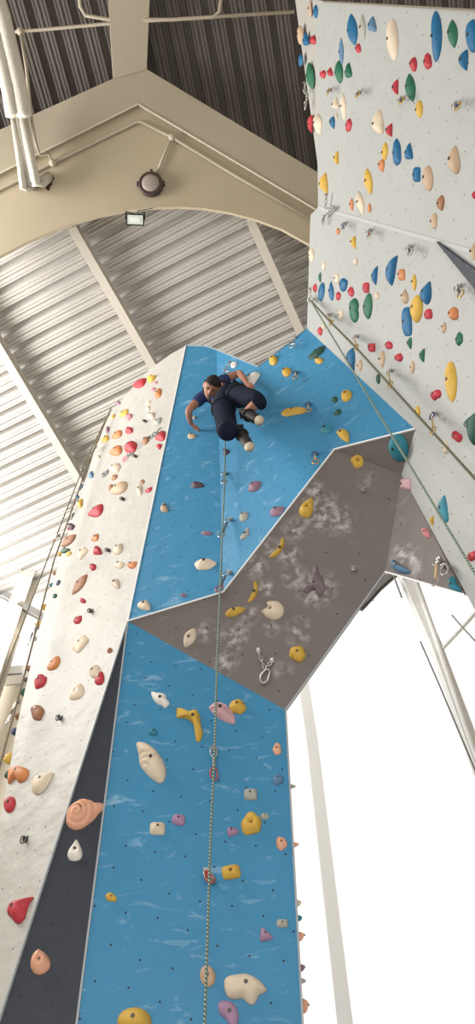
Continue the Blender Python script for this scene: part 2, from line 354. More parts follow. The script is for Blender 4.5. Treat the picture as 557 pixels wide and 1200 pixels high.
bm = bmesh.new(); add_box(bm, V((0, -7.1, 9.75)), X, Y, Z, 16.4, .2, 9.0); add_box(bm, V((-6.75, -7.1, 2.6)), X, Y, Z, 2.9, .2, 5.3); add_box(bm, V((6.75, -7.1, 2.6)), X, Y, Z, 2.9, .2, 5.3); tag(from_bm('wall_front', bm, wallm), kind='structure')  # unseen wall with doorway, added to keep sky light off the upper panels

# ------------------------------------------------------------------ concrete frame with arch
aL, aR, aT = atz((0, 300), 12.6), atz((365, 290), 12.6), atz((160, 122), 13.8)
FP = plane(aL, aR, aT)
arch = [(-90, 352), (-50, 325), (0, 300), (30, 284), (60, 271), (90, 260), (120, 252), (150, 246), (180, 243), (210, 242), (240, 244), (270, 249), (300, 257), (330, 268), (366, 288), (400, 306), (440, 330)]
led = [(440, 287), (380, 251), (162, 122), (0, 203), (-90, 248)]
bm = bmesh.new(); pts = [hit(p, FP) for p in arch]; lp = [hit(p, FP) for p in led]
add_slab(bm, pts + lp, FP[0], 0.08)
tag(from_bm('wall_arch', bm, cream), kind='structure')
bm = bmesh.new()
band = [(-90, 248), (0, 203), (162, 122), (380, 251), (440, 287), (440, 242), (376, 204), (172, 81), (133, 92), (0, 152), (-90, 192)]
add_slab(bm, [hit(p, FP, 0.07) for p in band], FP[0], 0.5)
_a, _b, _c = hit((133, 92.5), FP, .08), hit((172, 81.5), FP, .08), atz((178, -60), 14.0); _p = plane(_a, _b, _c); add_slab(bm, [_a, _b, _c, hit((124, -60), _p)], _p[0], 0.5)
tag(from_bm('trim_1', bm, creamb), kind='structure')
bm = bmesh.new(); add_slab(bm, [hit(p, FP, 0.1) for p in [(-60, 12), (124, 2), (124, -40), (-60, -40)]], FP[0], 0.3); tag(from_bm('trim_2', bm, creamb), kind='structure')
bm = bmesh.new(); add_slab(bm, [hit(p, FP, 0.1) for p in [(176, -1), (345, -3), (345, -40), (176, -40)]], FP[0], 0.3); tag(from_bm('trim_3', bm, creamb), kind='structure')
# white bead along the ledge
bm = bmesh.new()
for a_, b_ in zip(led[1:-1], led[2:]): add_beam(bm, hit(a_, FP, .075), hit(b_, FP, .075), 0.012, 0.018, FP[0])
tag(from_bm('trim_4', bm, mat('bead_paint', (0.72, 0.67, 0.56), 0.7)), kind='structure')

# ------------------------------------------------------------------ climbing holds
COLS = {'R': ('red', (.42, .035, .05)), 'Y': ('yellow', (.56, .35, .06)), 'B': ('blue', (.012, .115, .25)), 'G': ('green', (.02, .13, .07)),
        'C': ('cream', (.62, .52, .40)), 'T': ('tan', (.47, .34, .23)), 'O': ('orange', (.52, .20, .075)), 'M': ('mauve', (.24, .14, .20)),
        'P': ('pink', (.58, .22, .25)), 'W': ('white', (.74, .70, .64)), 'A': ('pale grey', (.36, .36, .32)), 'N': ('navy', (.04, .06, .12)),
        'L': ('teal', (.03, .20, .27)), 'X': ('brown', (.30, .14, .075)), 'S': ('slate blue', (.10, .20, .32)), 'D': ('dark green', (.02, .075, .055)),
        'H': ('peach', (.68, .36, .24)), 'K': ('dark mauve', (.09, .05, .07)), 'Z': ('lilac', (.34, .21, .32)), 'U': ('grey mauve', (.19, .15, .16)), 'I': ('dusty pink', (.55, .34, .37))}
bolt_m = mat('bolt_steel', (0.07, 0.065, 0.06), 0.4, 0.6)
def hold_mat(c): return mat('resin_' + COLS[c][0].replace(' ', '_'), COLS[c][1], 0.6, 0, bump=0.35, bscale=45, var=0.14, vscale=9)
def circ(n=30): return [2 * math.pi * i / n for i in range(n)]
def out_E(t): return (math.cos(t), math.sin(t))
def superel(t, p): c, s = math.cos(t), math.sin(t); return (math.copysign(abs(c) ** p, c), math.copysign(abs(s) ** p, s))
def out_L(t):                                   # lens with pointed ends on the y axis
    y = math.sin(t); return (math.copysign((1 - y * y) ** .85, math.cos(t)), y)
def out_D(t):                                   # drop with the point at the top
    y = math.sin(t); return (math.copysign(max(0, 1 - y) ** .85 * max(0, 1 + y) ** .5 * .82, math.cos(t)), y)
def out_M(t):                                   # half moon: flat on the left, pointed ends
    y = math.sin(t); h = max(0, 1 - y * y); return ((1.5 * h ** .62 - .5) if math.cos(t) > 0 else (-.5 - .25 * h), y)
def out_T(t):
    k = 2 * math.pi / 3; a = (t - math.pi / 2) % k - k / 2; r = (0.5 / max(.5, math.cos(a))) * 1.0; r = r * .75 + .32
    return (math.cos(t) * r * 1.1, math.sin(t) * r)
def out_Q(t): return superel(t, .45)
def out_H(t):                                   # heart-like two-lobed jug
    r = 0.78 + .2 * math.cos(2 * (t)) + .1 * abs(math.sin(t * .5)); return (math.cos(t) * r, math.sin(t) * r * 1.35)
def out_B(t):                                   # peanut, two lobes along y
    r = .5 + .5 * abs(math.sin(t)) ** 1.5; return (math.cos(t) * r * 1.6, math.sin(t) * r)
def out_C(t):                                   # crescent opening to the left
    a = t
    if a < math.pi: u = math.pi / 2 - a; return (math.cos(u) * 1.0 * 1.3 - .35, math.sin(u))
    u = -math.pi / 2 + (a - math.pi); return (math.cos(u) * .35 * 1.3 - .35, math.sin(u))
SH = {'E': out_E, 'L': out_L, 'D': out_D, 'M': out_M, 'T': out_T, 'Q': out_Q, 'H': out_H, 'B': out_B, 'C': out_C, 'K': out_E}
SHN = {'E': 'oval', 'L': 'lens-shaped', 'D': 'teardrop', 'M': 'half-moon', 'T': 'wedge', 'Q': 'blocky', 'H': 'knobbly', 'B': 'two-lobed', 'C': 'crescent', 'K': 'lumpy'}
PLN = {'WR': 'right-hand white wall', 'WU': 'topmost white panel', 'UR': 'upper blue panel', 'UL': 'blue panel left of the rope', 'LB': 'lower blue panel',
       'D1': 'grey overhang', 'D2': 'grey return panel', 'D3': 'grey return panel', 'WL': 'tall white left panel', 'DG': 'charcoal wedge', 'WS': 'left rim of the white tower', 'LS': 'washed-out right rim of the tower'}
PLS = dict(WR=WR, WU=WU, UR=UR, UL=UL, LB=LB, D1=D1, D2=D4, D3=D3, WL=WL, DG=DG, WS=WS, LS=LS)
HOLDS = """
WU 363 10 6 20 0 D T;WU 369.7 13 8 15 0 D B;WU 357.8 47 9 18 0 T B;WU 366.3 47 8 11 0 K R;WU 351 41 8 22 0 E T;WU 352 70.5 6 14 0 K B;WU 362.8 89 11 32 -9 L G
WU 412 34.5 14 37 -10 L B;WU 424.4 32.5 9 31 -5 L A;WU 435.5 29.5 12 22 0 T S;WU 419.5 57 9 13 0 T R;WU 399.5 60 7 31 -3 L S;WU 396.7 84 11 26 -5 E G;WU 407.6 84 11 20 0 T G
WU 378 87 8 10 0 K R;WU 386.5 85 8 12 0 T R;WU 392.5 122 10 16 10 T C;WU 401.8 125 8 32 -4 L C;WU 394.5 136 4 7 0 D C;WU 363 144.6 9 20 0 M R;WU 371.8 145 11 24 -8 K C
WU 389 143.6 9 14 0 M B;WU 408 147 9 15 10 K R;WU 442.5 144 16 36 0 T C;WU 455.7 152.5 11 15 0 M R;WU 393.5 185 9 15 0 M Y;WU 379 214.7 12 25 -8 M Y;WU 431 212.7 11 31 -12 L Y
WU 450.4 177.5 9 22 5 L Y;WU 446.8 194 8 15 0 K O;WU 464 179 13 29 -3 K B;WU 478.6 179 11 23 3 T B;WU 531 187 19 32 0 D T;WU 487.5 204.4 11 17 0 Q B;WU 500.3 209 15 29 -6 E T
WU 490.8 127.8 10 20 0 E Y;WU 555.6 228.5 7 9 0 E R;WU 458.8 46.4 16 48 -4 E C;WU 510 42.5 17 58 0 C B;WU 529.5 39.5 14 33 -6 L G;WU 552 42 18 38 0 E B;WU 542.8 70 14 25 0 M B
WU 484 75 12 17 0 D R;WU 500.3 72 12 18 0 K R;WU 462.8 101.7 11 17 0 M R;WU 480 102.7 14 33 -10 L G;WU 421.7 238 10 28 -14 L C;WU 412 239 6 14 0 D O;WU 432.6 243.7 7 10 0 D O
WU 516 237.8 10 18 0 K X;WU 508 259 10 18 0 B T;WU 554.6 295 9 22 0 D T
WR 396 271 5 8 0 E O;WR 413.8 284 9 15 0 M Y;WR 416.6 306 7 10 10 D C;WR 364.3 299 8 16 0 E C;WR 379.5 312 5 12 10 L C;WR 374.7 325 5 11 0 M G;WR 394 326 8 11 0 K C
WR 438.5 322.7 10 21 8 M B;WR 457.3 316.8 16 34 14 M B;WR 401.4 333.5 12 15 0 K B;WR 470 322 10 13 0 Q O;WR 485 331 7 20 0 L Y;WR 498.7 343 16 28 18 D B;WR 368.8 337.5 6 10 0 E R
WR 376 342 9 22 10 E B;WR 388 341 8 21 -5 D B;WR 396 347 7 10 0 K R;WR 411 342 8 12 0 K R;WR 428.5 337 9 12 0 Q R;WR 441.5 346 7 10 0 D C;WR 414 363.6 14 28 0 B G
WR 430.6 358.6 12 30 4 E G;WR 398.8 369 8 13 0 E C;WR 378.7 383 5 7 0 E C;WR 374.7 388 7 10 0 E R;WR 410.7 420.4 13 27 -4 M B;WR 421.5 428.3 7 14 0 L T;WR 435 407.4 10 10 0 Q R
WR 455.3 404.6 10 10 0 H R;WR 447.4 420.8 8 21 3 L T;WR 442.9 444 6 12 0 E D;WR 466.7 418.9 11 10 0 K R;WR 474 347.4 11 17 0 D T;WR 487 361.6 17 32 5 E Y;WR 476 376.8 13 33 -4 Q B
WR 501.3 368 12 13 0 H R;WR 530.5 367.5 14 15 25 K O;WR 520 383.7 8 12 12 D T;WR 537.8 397 10 15 10 K G;WR 480 401.7 7 14 0 M G;WR 494.4 416.3 9 15 5 M G;WR 483 430.3 7 15 0 L T
WR 527 447 17 46 -3 E Y s;WR 510 462.7 11 15 65 B R;WR 488.9 482.5 8 14 0 L Y;WR 534.3 511.5 11 16 -60 B R;WR 521.6 525 10 14 -10 K C;WR 474.3 567.8 15 14 0 Q I
WR 506 610 6 11 0 M Y;D3 498.5 624 9 15 -38 E P;WR 553 651.7 11 15 70 B R
D2 466 526 25 34 -14 E L;
UR 370.8 413 9 26 52 M D;UR 373.4 422 11 9 -10 E Y;UR 405.4 462.7 13 17 30 E Y;UR 392 467.6 7 9 30 K D;UR 395.5 483 7 11 50 M D;UR 382.6 502.8 11 18 72 M L;UR 402 509 15 20 -50 M Y
UR 319.6 421.3 11 14 20 E Y;UR 335.4 435 11 14 30 E Y;UR 343.6 481.6 10 31 78 B Y;UR 274 426.7 8 10 50 D W;UR 297.7 569 12 21 50 L M;UR 324.8 598 14 20 60 D M
UR 285 604.6 10 15 35 E A;UR 286.4 625 9 18 35 C A;UR 264 529 9 10 0 M K
UL 224.4 510 13 8 0 D T;UL 230.5 567.4 16 9 0 K K;UL 227 489 7 5 0 K A;UL 192 594 11 13 0 D T;UL 242 624.5 13 6 5 E M;UL 239.7 660.4 25 15 -6 K C s;UL 215 697 8 5 0 E M;UL 169 708 20 14 15 D C
D1 222 747 14 26 28 L C h;D1 360 594 17 28 25 D Y h;D1 324.8 641.4 13 28 32 C Y;D1 296 693 12 26 18 C Y;D1 276 716 13 24 68 D Y;D1 348.4 765.4 19 20 0 K Y;D1 420 539.7 18 19 0 K Y h
LB 179.4 857.5 11 10 0 K L;LB 278.5 827 19 20 0 K Y;LB 325 877 10 15 0 K H;LB 294 930 15 15 0 Q A;LB 326 912.8 13 14 0 K S;LB 294.7 964 24 28 0 K Y h;LB 310.5 956 10 9 0 E A
LB 272 974 15 13 0 M Z;LB 210 960 15 17 0 H Z;LB 184.5 970 18 17 0 Q C s;LB 130 1051 15 10 28 K Y;LB 271 1021 21 18 -10 Q Y h;LB 330 987.5 13 17 0 K H;LB 310.8 1095.6 15 21 -15 T Z
LB 331 1081.6 13 11 0 Q A;LB 243.4 1143 18 27 -8 E T h;LB 157 1196 40 36 0 E Y
WL 163 449 9 18 60 M R;WL 177 443 8 13 60 D Y;WL 182 448 5 6 60 D P;WL 179.6 456 5 6 50 K P;WL 185 460.5 7 13 30 K O;WL 173.5 471.7 5 8 50 D C;WL 173 478.6 5 7 50 K C
WL 176.6 486.7 8 10 40 K C;WL 184.3 493.5 7 13 50 M A;WL 138 472 5 6 40 K M;WL 132.6 487.7 4 7 40 D Y;WL 145 484 6 14 48 M Y;WL 149.8 488 8 10 45 K P;WL 125.3 503 5 8 0 K M
WL 137 509 8 14 48 M O;WL 123.3 514 7 10 50 M Y;WL 150.7 504 8 10 50 K R;WL 188.3 510.8 10 15 48 M R;WL 170 516 7 12 40 E X;WL 136 527.6 11 16 52 M O;WL 152.3 523 12 18 55 K R
WL 186 522.7 7 9 55 T R;WL 115.4 535 4 5 50 D T;WL 134 547.8 10 16 60 K C;WL 133.7 559 5 9 50 E X;WL 139 571.5 12 24 52 M T;WL 129.3 571 5 9 30 E X;WL 166.6 564.6 5 7 50 M X
WL 162.7 573.8 8 14 0 B C;WL 174 574 5 10 58 M R;WL 106.4 555.7 7 9 15 D S;WL 93.6 571.5 4 6 20 K S;WL 90 581.3 6 6 20 D B;WL 93.5 589 8 11 20 D Y;WL 112.3 598.7 11 21 52 M R
WL 82.7 616.5 8 9 0 K K;WL 79.4 632.7 9 23 50 L X;WL 111.3 630 7 11 48 M O;WL 113.3 645 12 13 0 T R;WL 138 642.6 11 16 35 D C;WL 76 644.5 7 12 75 D D;WL 80 648.5 5 8 55 E Y
WL 95.3 647.7 8 16 42 Q C;WL 108 664 8 9 30 K R;WL 139 661.7 8 13 75 K C;WL 154.4 661.7 8 13 70 M O;WL 92.5 684 9 29 38 L X;WL 67.8 682.5 4 8 35 E N;WL 64 698 5 7 45 D D
WL 135 683.6 12 14 20 T C;WL 96.7 703.7 8 8 0 T R;WL 90.6 726 8 13 55 M R;WL 93 753.7 11 22 40 Q C;WL 128 762 5 8 45 K X;WL 62.3 777.5 11 20 42 M O;WL 46 797.8 12 20 42 K R
WL 109.7 785.7 13 17 30 E C;WL 116 795 11 17 35 M R;WL 89.4 811 12 24 38 M C h;WL 42 834 17 18 30 K X;WL 47.4 915 20 34 52 D C;WL 10 942 14 20 25 E R
WS 66 645 6 10 0 K Y;WS 72.8 616 4 9 0 K R;WS 50 707 7 13 0 D Y;WS 45 727.5 7 14 0 E Y;WS 60 668 5 10 0 K X;WS 58 682 4 9 0 D L;WS 34 779 6 11 0 K X;WS 29 793 6 9 0 K K
WS 27.5 806 6 14 0 D D;WS 20 836 5 10 40 L X;WS 16.3 853 7 11 0 E N;WS 8.6 883 9 17 0 E Y;WS 42 745 4 9 0 K A;WS 93 566 4 8 20 D S;WS 80 600 4 8 20 K D;WS 4 903 6 12 0 K D
LS 348 987 6 8 0 D H;LS 351 1073 4 9 0 K L;LS 354 1093 6 15 0 D H;LS 357 1131 6 12 0 K M;LS 362 1147 5 9 0 E A;LS 359.5 1174 8 22 0 E H;LS 350 1055 4 10 0 K C;LS 341 919 4 6 0 K A
DG 88 996 20 27 5 D W h;DG 46 1125.6 28 33 0 D H h
"""
def px_size(pl, px): return (hit(px, pl) - O).dot(fw) / F
def build_hold(pcode, px, py, wd, hg, rot, kind, c, flags='', outline=None, hscale=1.0, recipe=None):
    pl = PLS[pcode]; nrm = pl[0]; u = px_size(pl, (px, py))
    gs = 1.14 if pcode == 'WL' else 1.05
    if not outline: wd *= gs; hg *= gs
    h = max(.02, min(.13, .40 * min(wd, hg) * u)) * hscale
    rnd = random.Random(int(px * 13 + py * 7))
    base = hit((px, py), pl); q0 = proj(base); q1 = proj(base + nrm * h); vx, vy = q1[0] - q0[0], q1[1] - q0[1]
    cx, cy = px - vx * .42, py - vy * .42
    a = math.radians(rot); ca, sa = math.cos(a), math.sin(a)
    if outline:
        pts2 = [((x - px), (y - py)) for x, y in outline]
    else:
        pts2 = []
        f = SH[kind]
        for t in circ(30):
            x, y = f(t)
            if pcode in ('WR', 'WU') and kind == 'M': x = -x
            y = -y
            k = 1.0
            if kind in 'KTHDM': k = 1 + .05 * math.sin(2 * t + px) + .06 * math.sin(3 * t + py) + (.05 * math.sin(5 * t + px) if kind == 'K' else 0)
            x *= wd / 2 * k; y *= hg / 2 * k
            pts2.append((x * ca - y * sa, x * sa + y * ca))
    ex = max(abs(p[0]) for p in pts2); ey = max(abs(p[1]) for p in pts2)
    kx = max(.5, 1 - abs(vx) * .42 / ex / 1.0); ky = max(.5, 1 - abs(vy) * .42 / ey)
    P = [hit((cx + x * kx, cy + y * ky), pl) for x, y in pts2]
    if pcode in ('WS', 'LS'):                   # rim holds sit just round the corner of the tower and stick out sideways
        ln = (WLedge + [WLf]) if pcode == 'WS' else [P1, LBr]; back = bk if pcode == 'WS' else bk2
        for a_, b_ in zip(ln[:-1], ln[1:]):
            ya, yb = proj(a_)[1], proj(b_)[1]
            if min(ya, yb) <= py <= max(ya, yb):
                lo, hi = 0.0, 1.0
                for _ in range(30):
                    md = (lo + hi) / 2
                    if proj(a_.lerp(b_, md))[1] < py: lo = md
                    else: hi = md
                ed = a_.lerp(b_, lo)
        r_ = max(hg, wd) * u * .5; h = max(.035, min(.13, wd * u)); upd = nrm.cross(back).normalized(); ed = ed + back * (r_ * .9 + .01)
        m_ = max(math.hypot(*q) for q in pts2); P = [ed + back * (x / m_ * r_) + upd * (-y / m_ * r_) for x, y in pts2]
    cen = sum(P, V()) / len(P)
    if kind == 'C' and not outline: cen = (P[7] + P[22]) / 2
    fr = frame_of(pl, cen); inv = fr.inverted(); L = [inv @ p for p in P]
    Rm = max(p.length for p in L); n_ = len(L)
    S = [1, .99, .97, .94, .90, .86, .81, .76, .71, .66, .61, .56, .51, .46, .41, .36, .31, .26, .20, .14, .07] if recipe else [1, .985, .94, .86, .75, .62, .48, .33, .17]
    lip = V((rnd.uniform(-.2, .2), rnd.uniform(.1, .45), 0)) * (Rm * .5)
    bm = bmesh.new(); rings = []
    def height(x, y, s):
        z = h * (1 - s ** 2.1) ** .68
        z *= 1 + .10 * math.sin(x / Rm * 3.1 + px) + .08 * math.sin(y / Rm * 4.3 + py)
        if 's' in flags: z *= 1 - .16 * (0.5 + .5 * math.cos(22 * math.hypot(x / Rm - .2, y / Rm + .5)))
        if 'h' in flags: z -= h * .75 * math.exp(-((x / Rm) ** 2 + ((y / Rm) - .08) ** 2) / .035)
        if recipe: z = recipe(x / Rm, y / Rm, z, h)
        return max(z, h * .04)
    for s in S:
        rg = []
        for p in L:
            x, y = p.x * s + lip.x * (1 - s), p.y * s + lip.y * (1 - s)
            rg.append(bm.verts.new((x, y, 0 if s == 1 else height(x, y, s))))
        rings.append(rg)
    top = bm.verts.new((lip.x, lip.y, height(lip.x, lip.y, 0)))
    for r1, r2 in zip(rings[:-1], rings[1:]):
        for i in range(n_): j = (i + 1) % n_; bm.faces.new((r1[i], r1[j], r2[j], r2[i]))
    for i in range(n_): bm.faces.new((rings[-1][i], rings[-1][(i + 1) % n_], top))
    bm.faces.new(rings[0])
    bmesh.ops.recalc_face_normals(bm, faces=bm.faces)
    me = bpy.data.meshes.new('climbing_hold'); bm.to_mesh(me); bm.free(); me.shade_smooth()
    o = link('climbing_hold', me, None, hold_mat(c)); o.matrix_world = fr
    if wd * hg >= 90:
        bm = bmesh.new(); r = min(.0105, Rm * .12)
        zt = top_z = height(lip.x, lip.y, 0)
        bmesh.ops.create_cone(bm, cap_ends=True, segments=10, radius1=r * 1.25, radius2=r, depth=.008, matrix=Matrix.Translation((lip.x, lip.y, zt + .001)))
        b = from_bm('bolt', bm, bolt_m); b.parent = o
    return o, h
recs = []
for part in HOLDS.replace('\n', ';').split(';'):
    f = part.split()
    if not f: continue
    recs.append(dict(p=f[0], x=float(f[1]), y=float(f[2]), w=float(f[3]), h=float(f[4]), rot=float(f[5]), k=f[6], c=f[7], fl=f[8] if len(f) > 8 else ''))
# large sculpted holds: outlines of their own
def arcs(x, y, z, h):
    d = math.hypot(x + .25, y + .35)
    return z - h * .20 * (0.5 + .5 * math.cos(30 * d)) * (1 if (x < .05 and y < .35) else 0)
def radial(x, y, z, h): a = math.atan2(y - .1, x - .5); return z - h * .22 * (0.5 + .5 * math.cos(26 * a)) * (1 if math.hypot(x, y) < .8 else .2)
def spiral(x, y, z, h): r = math.hypot(x + .25, y + .1); a = math.atan2(y + .1, x + .25); return z - h * .26 * max(0, math.cos(24 * r - a)) ** 3 * (1 if x < .55 else 0)
def fur(x, y, z, h): return z * (1 + .35 * math.sin(9 * x + 4 * y) * math.sin(6 * y))
BIG = [
 dict(p='WR', c='D', o=[(540, 496), (543, 492), (550, 487), (558, 483), (562, 486), (561, 505), (557, 520), (553, 521), (549, 511), (545, 503), (541, 499)], s=.8, r=None, n='dark green hooked climbing hold cut by the right picture edge on the white wall'),
 dict(p='WR', c='L', o=[(520, 580), (523, 588), (525, 598), (526, 610), (520, 613), (515, 609), (512, 602), (511, 592), (515, 585)], s=.8, r=None, n='teal block-shaped climbing hold beside the pale green rope on the right white wall'),
 dict(p='D3', c='S', o=[(456, 659), (459, 654), (462, 660), (468, 664), (474, 666), (481, 668), (479, 672), (470, 672), (462, 669), (457, 664)], s=1.1, r=None, n='slate blue curved climbing hold near the lower edge of the grey return panel'),
 dict(p='D3', c='L', o=[(523, 680), (527, 674), (532, 675), (535, 683), (541, 691), (537, 694), (529, 692), (524, 687)], s=1.0, r=None, n='teal blue climbing hold in the narrow corner between grey return panel and white wall'),
 dict(p='LB', c='Z', o=[(255, 1178), (258, 1172), (265, 1171), (273, 1174), (279, 1183), (280, 1194), (277, 1204), (271, 1204), (265, 1195), (258, 1188)], s=.8, r=None, n='lilac bean-shaped climbing hold under the largest cream hold at the picture bottom'),
 dict(p='UR', c='W', o=[(283, 447), (287, 441), (293, 437), (299, 434), (304, 433), (305, 437), (301, 443), (297, 449), (291, 454), (286, 453)], s=.9, r=None, n='white wedge-shaped climbing hold gripped by the raised hand of the climber'),
 dict(p='LB', c='C', o=[(159, 866), (166, 865), (173, 868), (181, 874), (188, 883), (193, 893), (195, 905), (193, 914), (189, 918), (183, 917), (176, 911), (168, 902), (163, 893), (162, 883), (160, 874)], s=.8, r=arcs, n='tall cream shell-carved climbing hold with curved ridges on the lower blue panel'),
 dict(p='LB', c='I', o=[(245, 825), (250, 821), (258, 820), (266, 823), (272, 829), (275, 838), (276, 848), (270, 848), (261, 844), (254, 839), (249, 833), (246, 829)], s=.9, r=radial, n='dusty pink fan-ribbed climbing hold behind the rope on the lower blue panel'),
 dict(p='LB', c='Y', o=[(206, 829), (207, 838), (212, 839), (218, 840), (223, 843), (228, 849), (230, 856), (229, 863), (230, 868), (233, 870), (236, 866), (238, 858), (236, 850), (235, 840), (233, 832), (229, 828), (221, 830), (214, 828), (208, 826)], s=.8, r=None, n='yellow hooked climbing hold bent like an elbow on the lower blue panel'),
 dict(p='LB', c='W', o=[(177, 808), (183, 809), (190, 810), (195, 813), (195, 819), (197, 822), (199, 823), (197, 827), (193, 830), (190, 827), (185, 825), (181, 821), (178, 815)], s=.7, r=None, n='white fish-shaped climbing hold near the top left of the lower blue panel'),
 dict(p='LB', c='C', o=[(263, 1146), (268, 1141), (277, 1139), (288, 1138), (298, 1142), (307, 1149), (313, 1159), (309, 1163), (304, 1166), (301, 1173), (296, 1178), (289, 1175), (284, 1170), (275, 1171), (267, 1168), (263, 1158)], s=.8, r=None, n='largest cream climbing hold with a smooth rounded body on the lower blue panel'),
 dict(p='D1', c='C', o=[(305, 716), (311, 712), (313, 709), (312, 704), (318, 702), (326, 703), (332, 709), (333, 717), (329, 724), (321, 727), (312, 724), (308, 719)], s=.8, r=lambda x, y, z, h: z - h * .5 * math.exp(-((x + .1) ** 2 + (y - .12) ** 2) / .03), n='cream curled climbing hold like an ear on the grey overhang'),
 dict(p='D1', c='U', o=[(353, 691), (360, 688), (366, 683), (367, 675), (366, 664), (371, 660), (374, 668), (379, 677), (381, 686), (380, 694), (376, 698), (372, 697), (374, 691), (367, 691), (359, 694)], s=.9, r=fur, n='grey mauve tentacle-like climbing hold surrounded by chalk on the grey overhang'),
 dict(p='DG', c='H', o=[(76, 958), (77, 948), (82, 941), (90, 935), (99, 932), (108, 935), (113, 940), (121, 938), (121, 946), (115, 953), (108, 961), (99, 969), (89, 973), (80, 970), (76, 964)], s=.8, r=spiral, n='orange climbing hold carved with spiral rings, overlapping the charcoal wedge edge'),
 dict(p='WL', c='X', o=[(5, 911), (6, 902), (11, 897), (20, 895), (29, 897), (34, 901), (33, 909), (28, 915), (20, 917), (19, 911), (12, 914), (7, 919), (5, 916)], s=.8, r=None, n='large orange-brown two-legged climbing hold low on the white left panel'),
 dict(p='WL', c='R', o=[(3, 1065), (6, 1057), (14, 1053), (25, 1051), (34, 1049), (40, 1048), (35, 1055), (31, 1062), (29, 1070), (25, 1078), (19, 1083), (13, 1081), (11, 1075), (6, 1074), (3, 1070)], s=.8, r=None, n='deep red heart-shaped climbing hold at the bottom of the white left panel'),
]
def resample(o, k=36):
    n = len(o); P = [V((x, y)) for x, y in o]; out = []
    for i in range(n):
        p0, p1, p2, p3 = P[i - 1], P[i], P[(i + 1) % n], P[(i + 2) % n]
        for t in (0, .25, .5, .75):
            out.append(tuple(.5 * ((2 * p1) + (-p0 + p2) * t + (2 * p0 - 5 * p1 + 4 * p2 - p3) * t * t + (-p0 + 3 * p1 - 3 * p2 + p3) * t ** 3)))
    return out
allh = []
for b in BIG:
    xs = [q[0] for q in b['o']]; ys = [q[1] for q in b['o']]; wd, hg = max(xs) - min(xs), max(ys) - min(ys)
    o, h = build_hold(b['p'], sum(xs) / len(xs), sum(ys) / len(ys), wd, hg, 0, 'E', b['c'], '', resample(b['o']), b['s'], b['r'])
    if b['c'] == 'X': o.data.materials[0] = hold_mat('O')
    tag(o, b['n'], 'climbing hold', 'climbing holds on the ' + PLN[b['p']])
    allh.append(dict(x=sum(xs) / len(xs), y=sum(ys) / len(ys), w=wd, h=hg, c=b['c'] if b['c'] != 'X' else 'O', p=b['p'], big=True))
def size_word(r):
    a = max(r['w'], r['h']) * px_size(PLS[r['p']], (r['x'], r['y']))
    return 'tiny' if a < .07 else 'small' if a < .13 else 'medium' if a < .22 else 'large'
for r in recs:
    o, h = build_hold(r['p'], r['x'], r['y'], r['w'], r['h'], r['rot'], r['k'], r['c'], r['fl'])
    r['o'] = o; r['sz'] = size_word(r); allh.append(r)
def nth(i, n):
    W = ['', 'second ', 'third ', 'fourth ', 'fifth ', 'sixth ', 'seventh ', 'eighth ', 'ninth ', 'tenth ', 'eleventh ', 'twelfth ', 'thirteenth ', 'fourteenth ', 'fifteenth ', 'sixteenth ', 'seventeenth ', 'eighteenth ', 'nineteenth ', 'twentieth ']
    if i < n / 2 + 1 and i < len(W): return W[i] + 'highest' if i else 'highest'
    j = n - 1 - i; return W[j] + 'lowest' if j else 'lowest'
for r in recs:
    key = lambda q: (q['c'], q['k'], q['sz'], q['p'])
    same = [q for q in recs if key(q) == key(r)]
    name = '%s %s %s climbing hold' % (r['sz'], COLS[r['c']][0], SHN[r['k']])
    if len(same) == 1: lab = name + ' on the ' + PLN[r['p']]
    else:
        # neighbour that is unlike it, with a direction
        def rel(q):
            cand = sorted([s for s in allh if s is not q and s['c'] != q['c'] and abs(s['x'] - q['x']) + abs(s['y'] - q['y']) < 60 and s['w'] * s['h'] > 60 and s['p'] == q['p']], key=lambda s: math.hypot(s['x'] - q['x'], s['y'] - q['y']))
            if not cand: return None
            s = cand[0]; dx, dy = q['x'] - s['x'], q['y'] - s['y']
            return (('right of' if dx > 0 else 'left of') if abs(dx) > abs(dy) else ('below' if dy > 0 else 'above'), COLS[s['c']][0], SHN.get(s.get('k'), 'sculpted'))
        me_ = rel(r); others = [rel(q) for q in same if q is not r]
        if me_ and me_ not in others: lab = '%s on the %s, just %s a %s %s hold' % (name.replace('climbing hold', 'hold'), PLN[r['p']], me_[0], me_[1], me_[2])
        else:
            o_ = sorted(same, key=lambda q: q['y']); i = o_.index(r)
            lab = '%s, %s of %d alike on the %s' % (name, nth(i, len(o_)), len(o_), PLN[r['p']])
    if len(lab.split()) > 15: lab = lab.replace('right-hand white wall', 'right white wall').replace('blue panel left of the rope', 'left blue panel').replace('washed-out right rim of the tower', 'right tower rim').replace('left rim of the white tower', 'left tower rim').replace(' a ', ' ').replace(' just ', ' ')
    tag(r['o'], lab, 'climbing hold', 'climbing holds on the ' + PLN[r['p']])

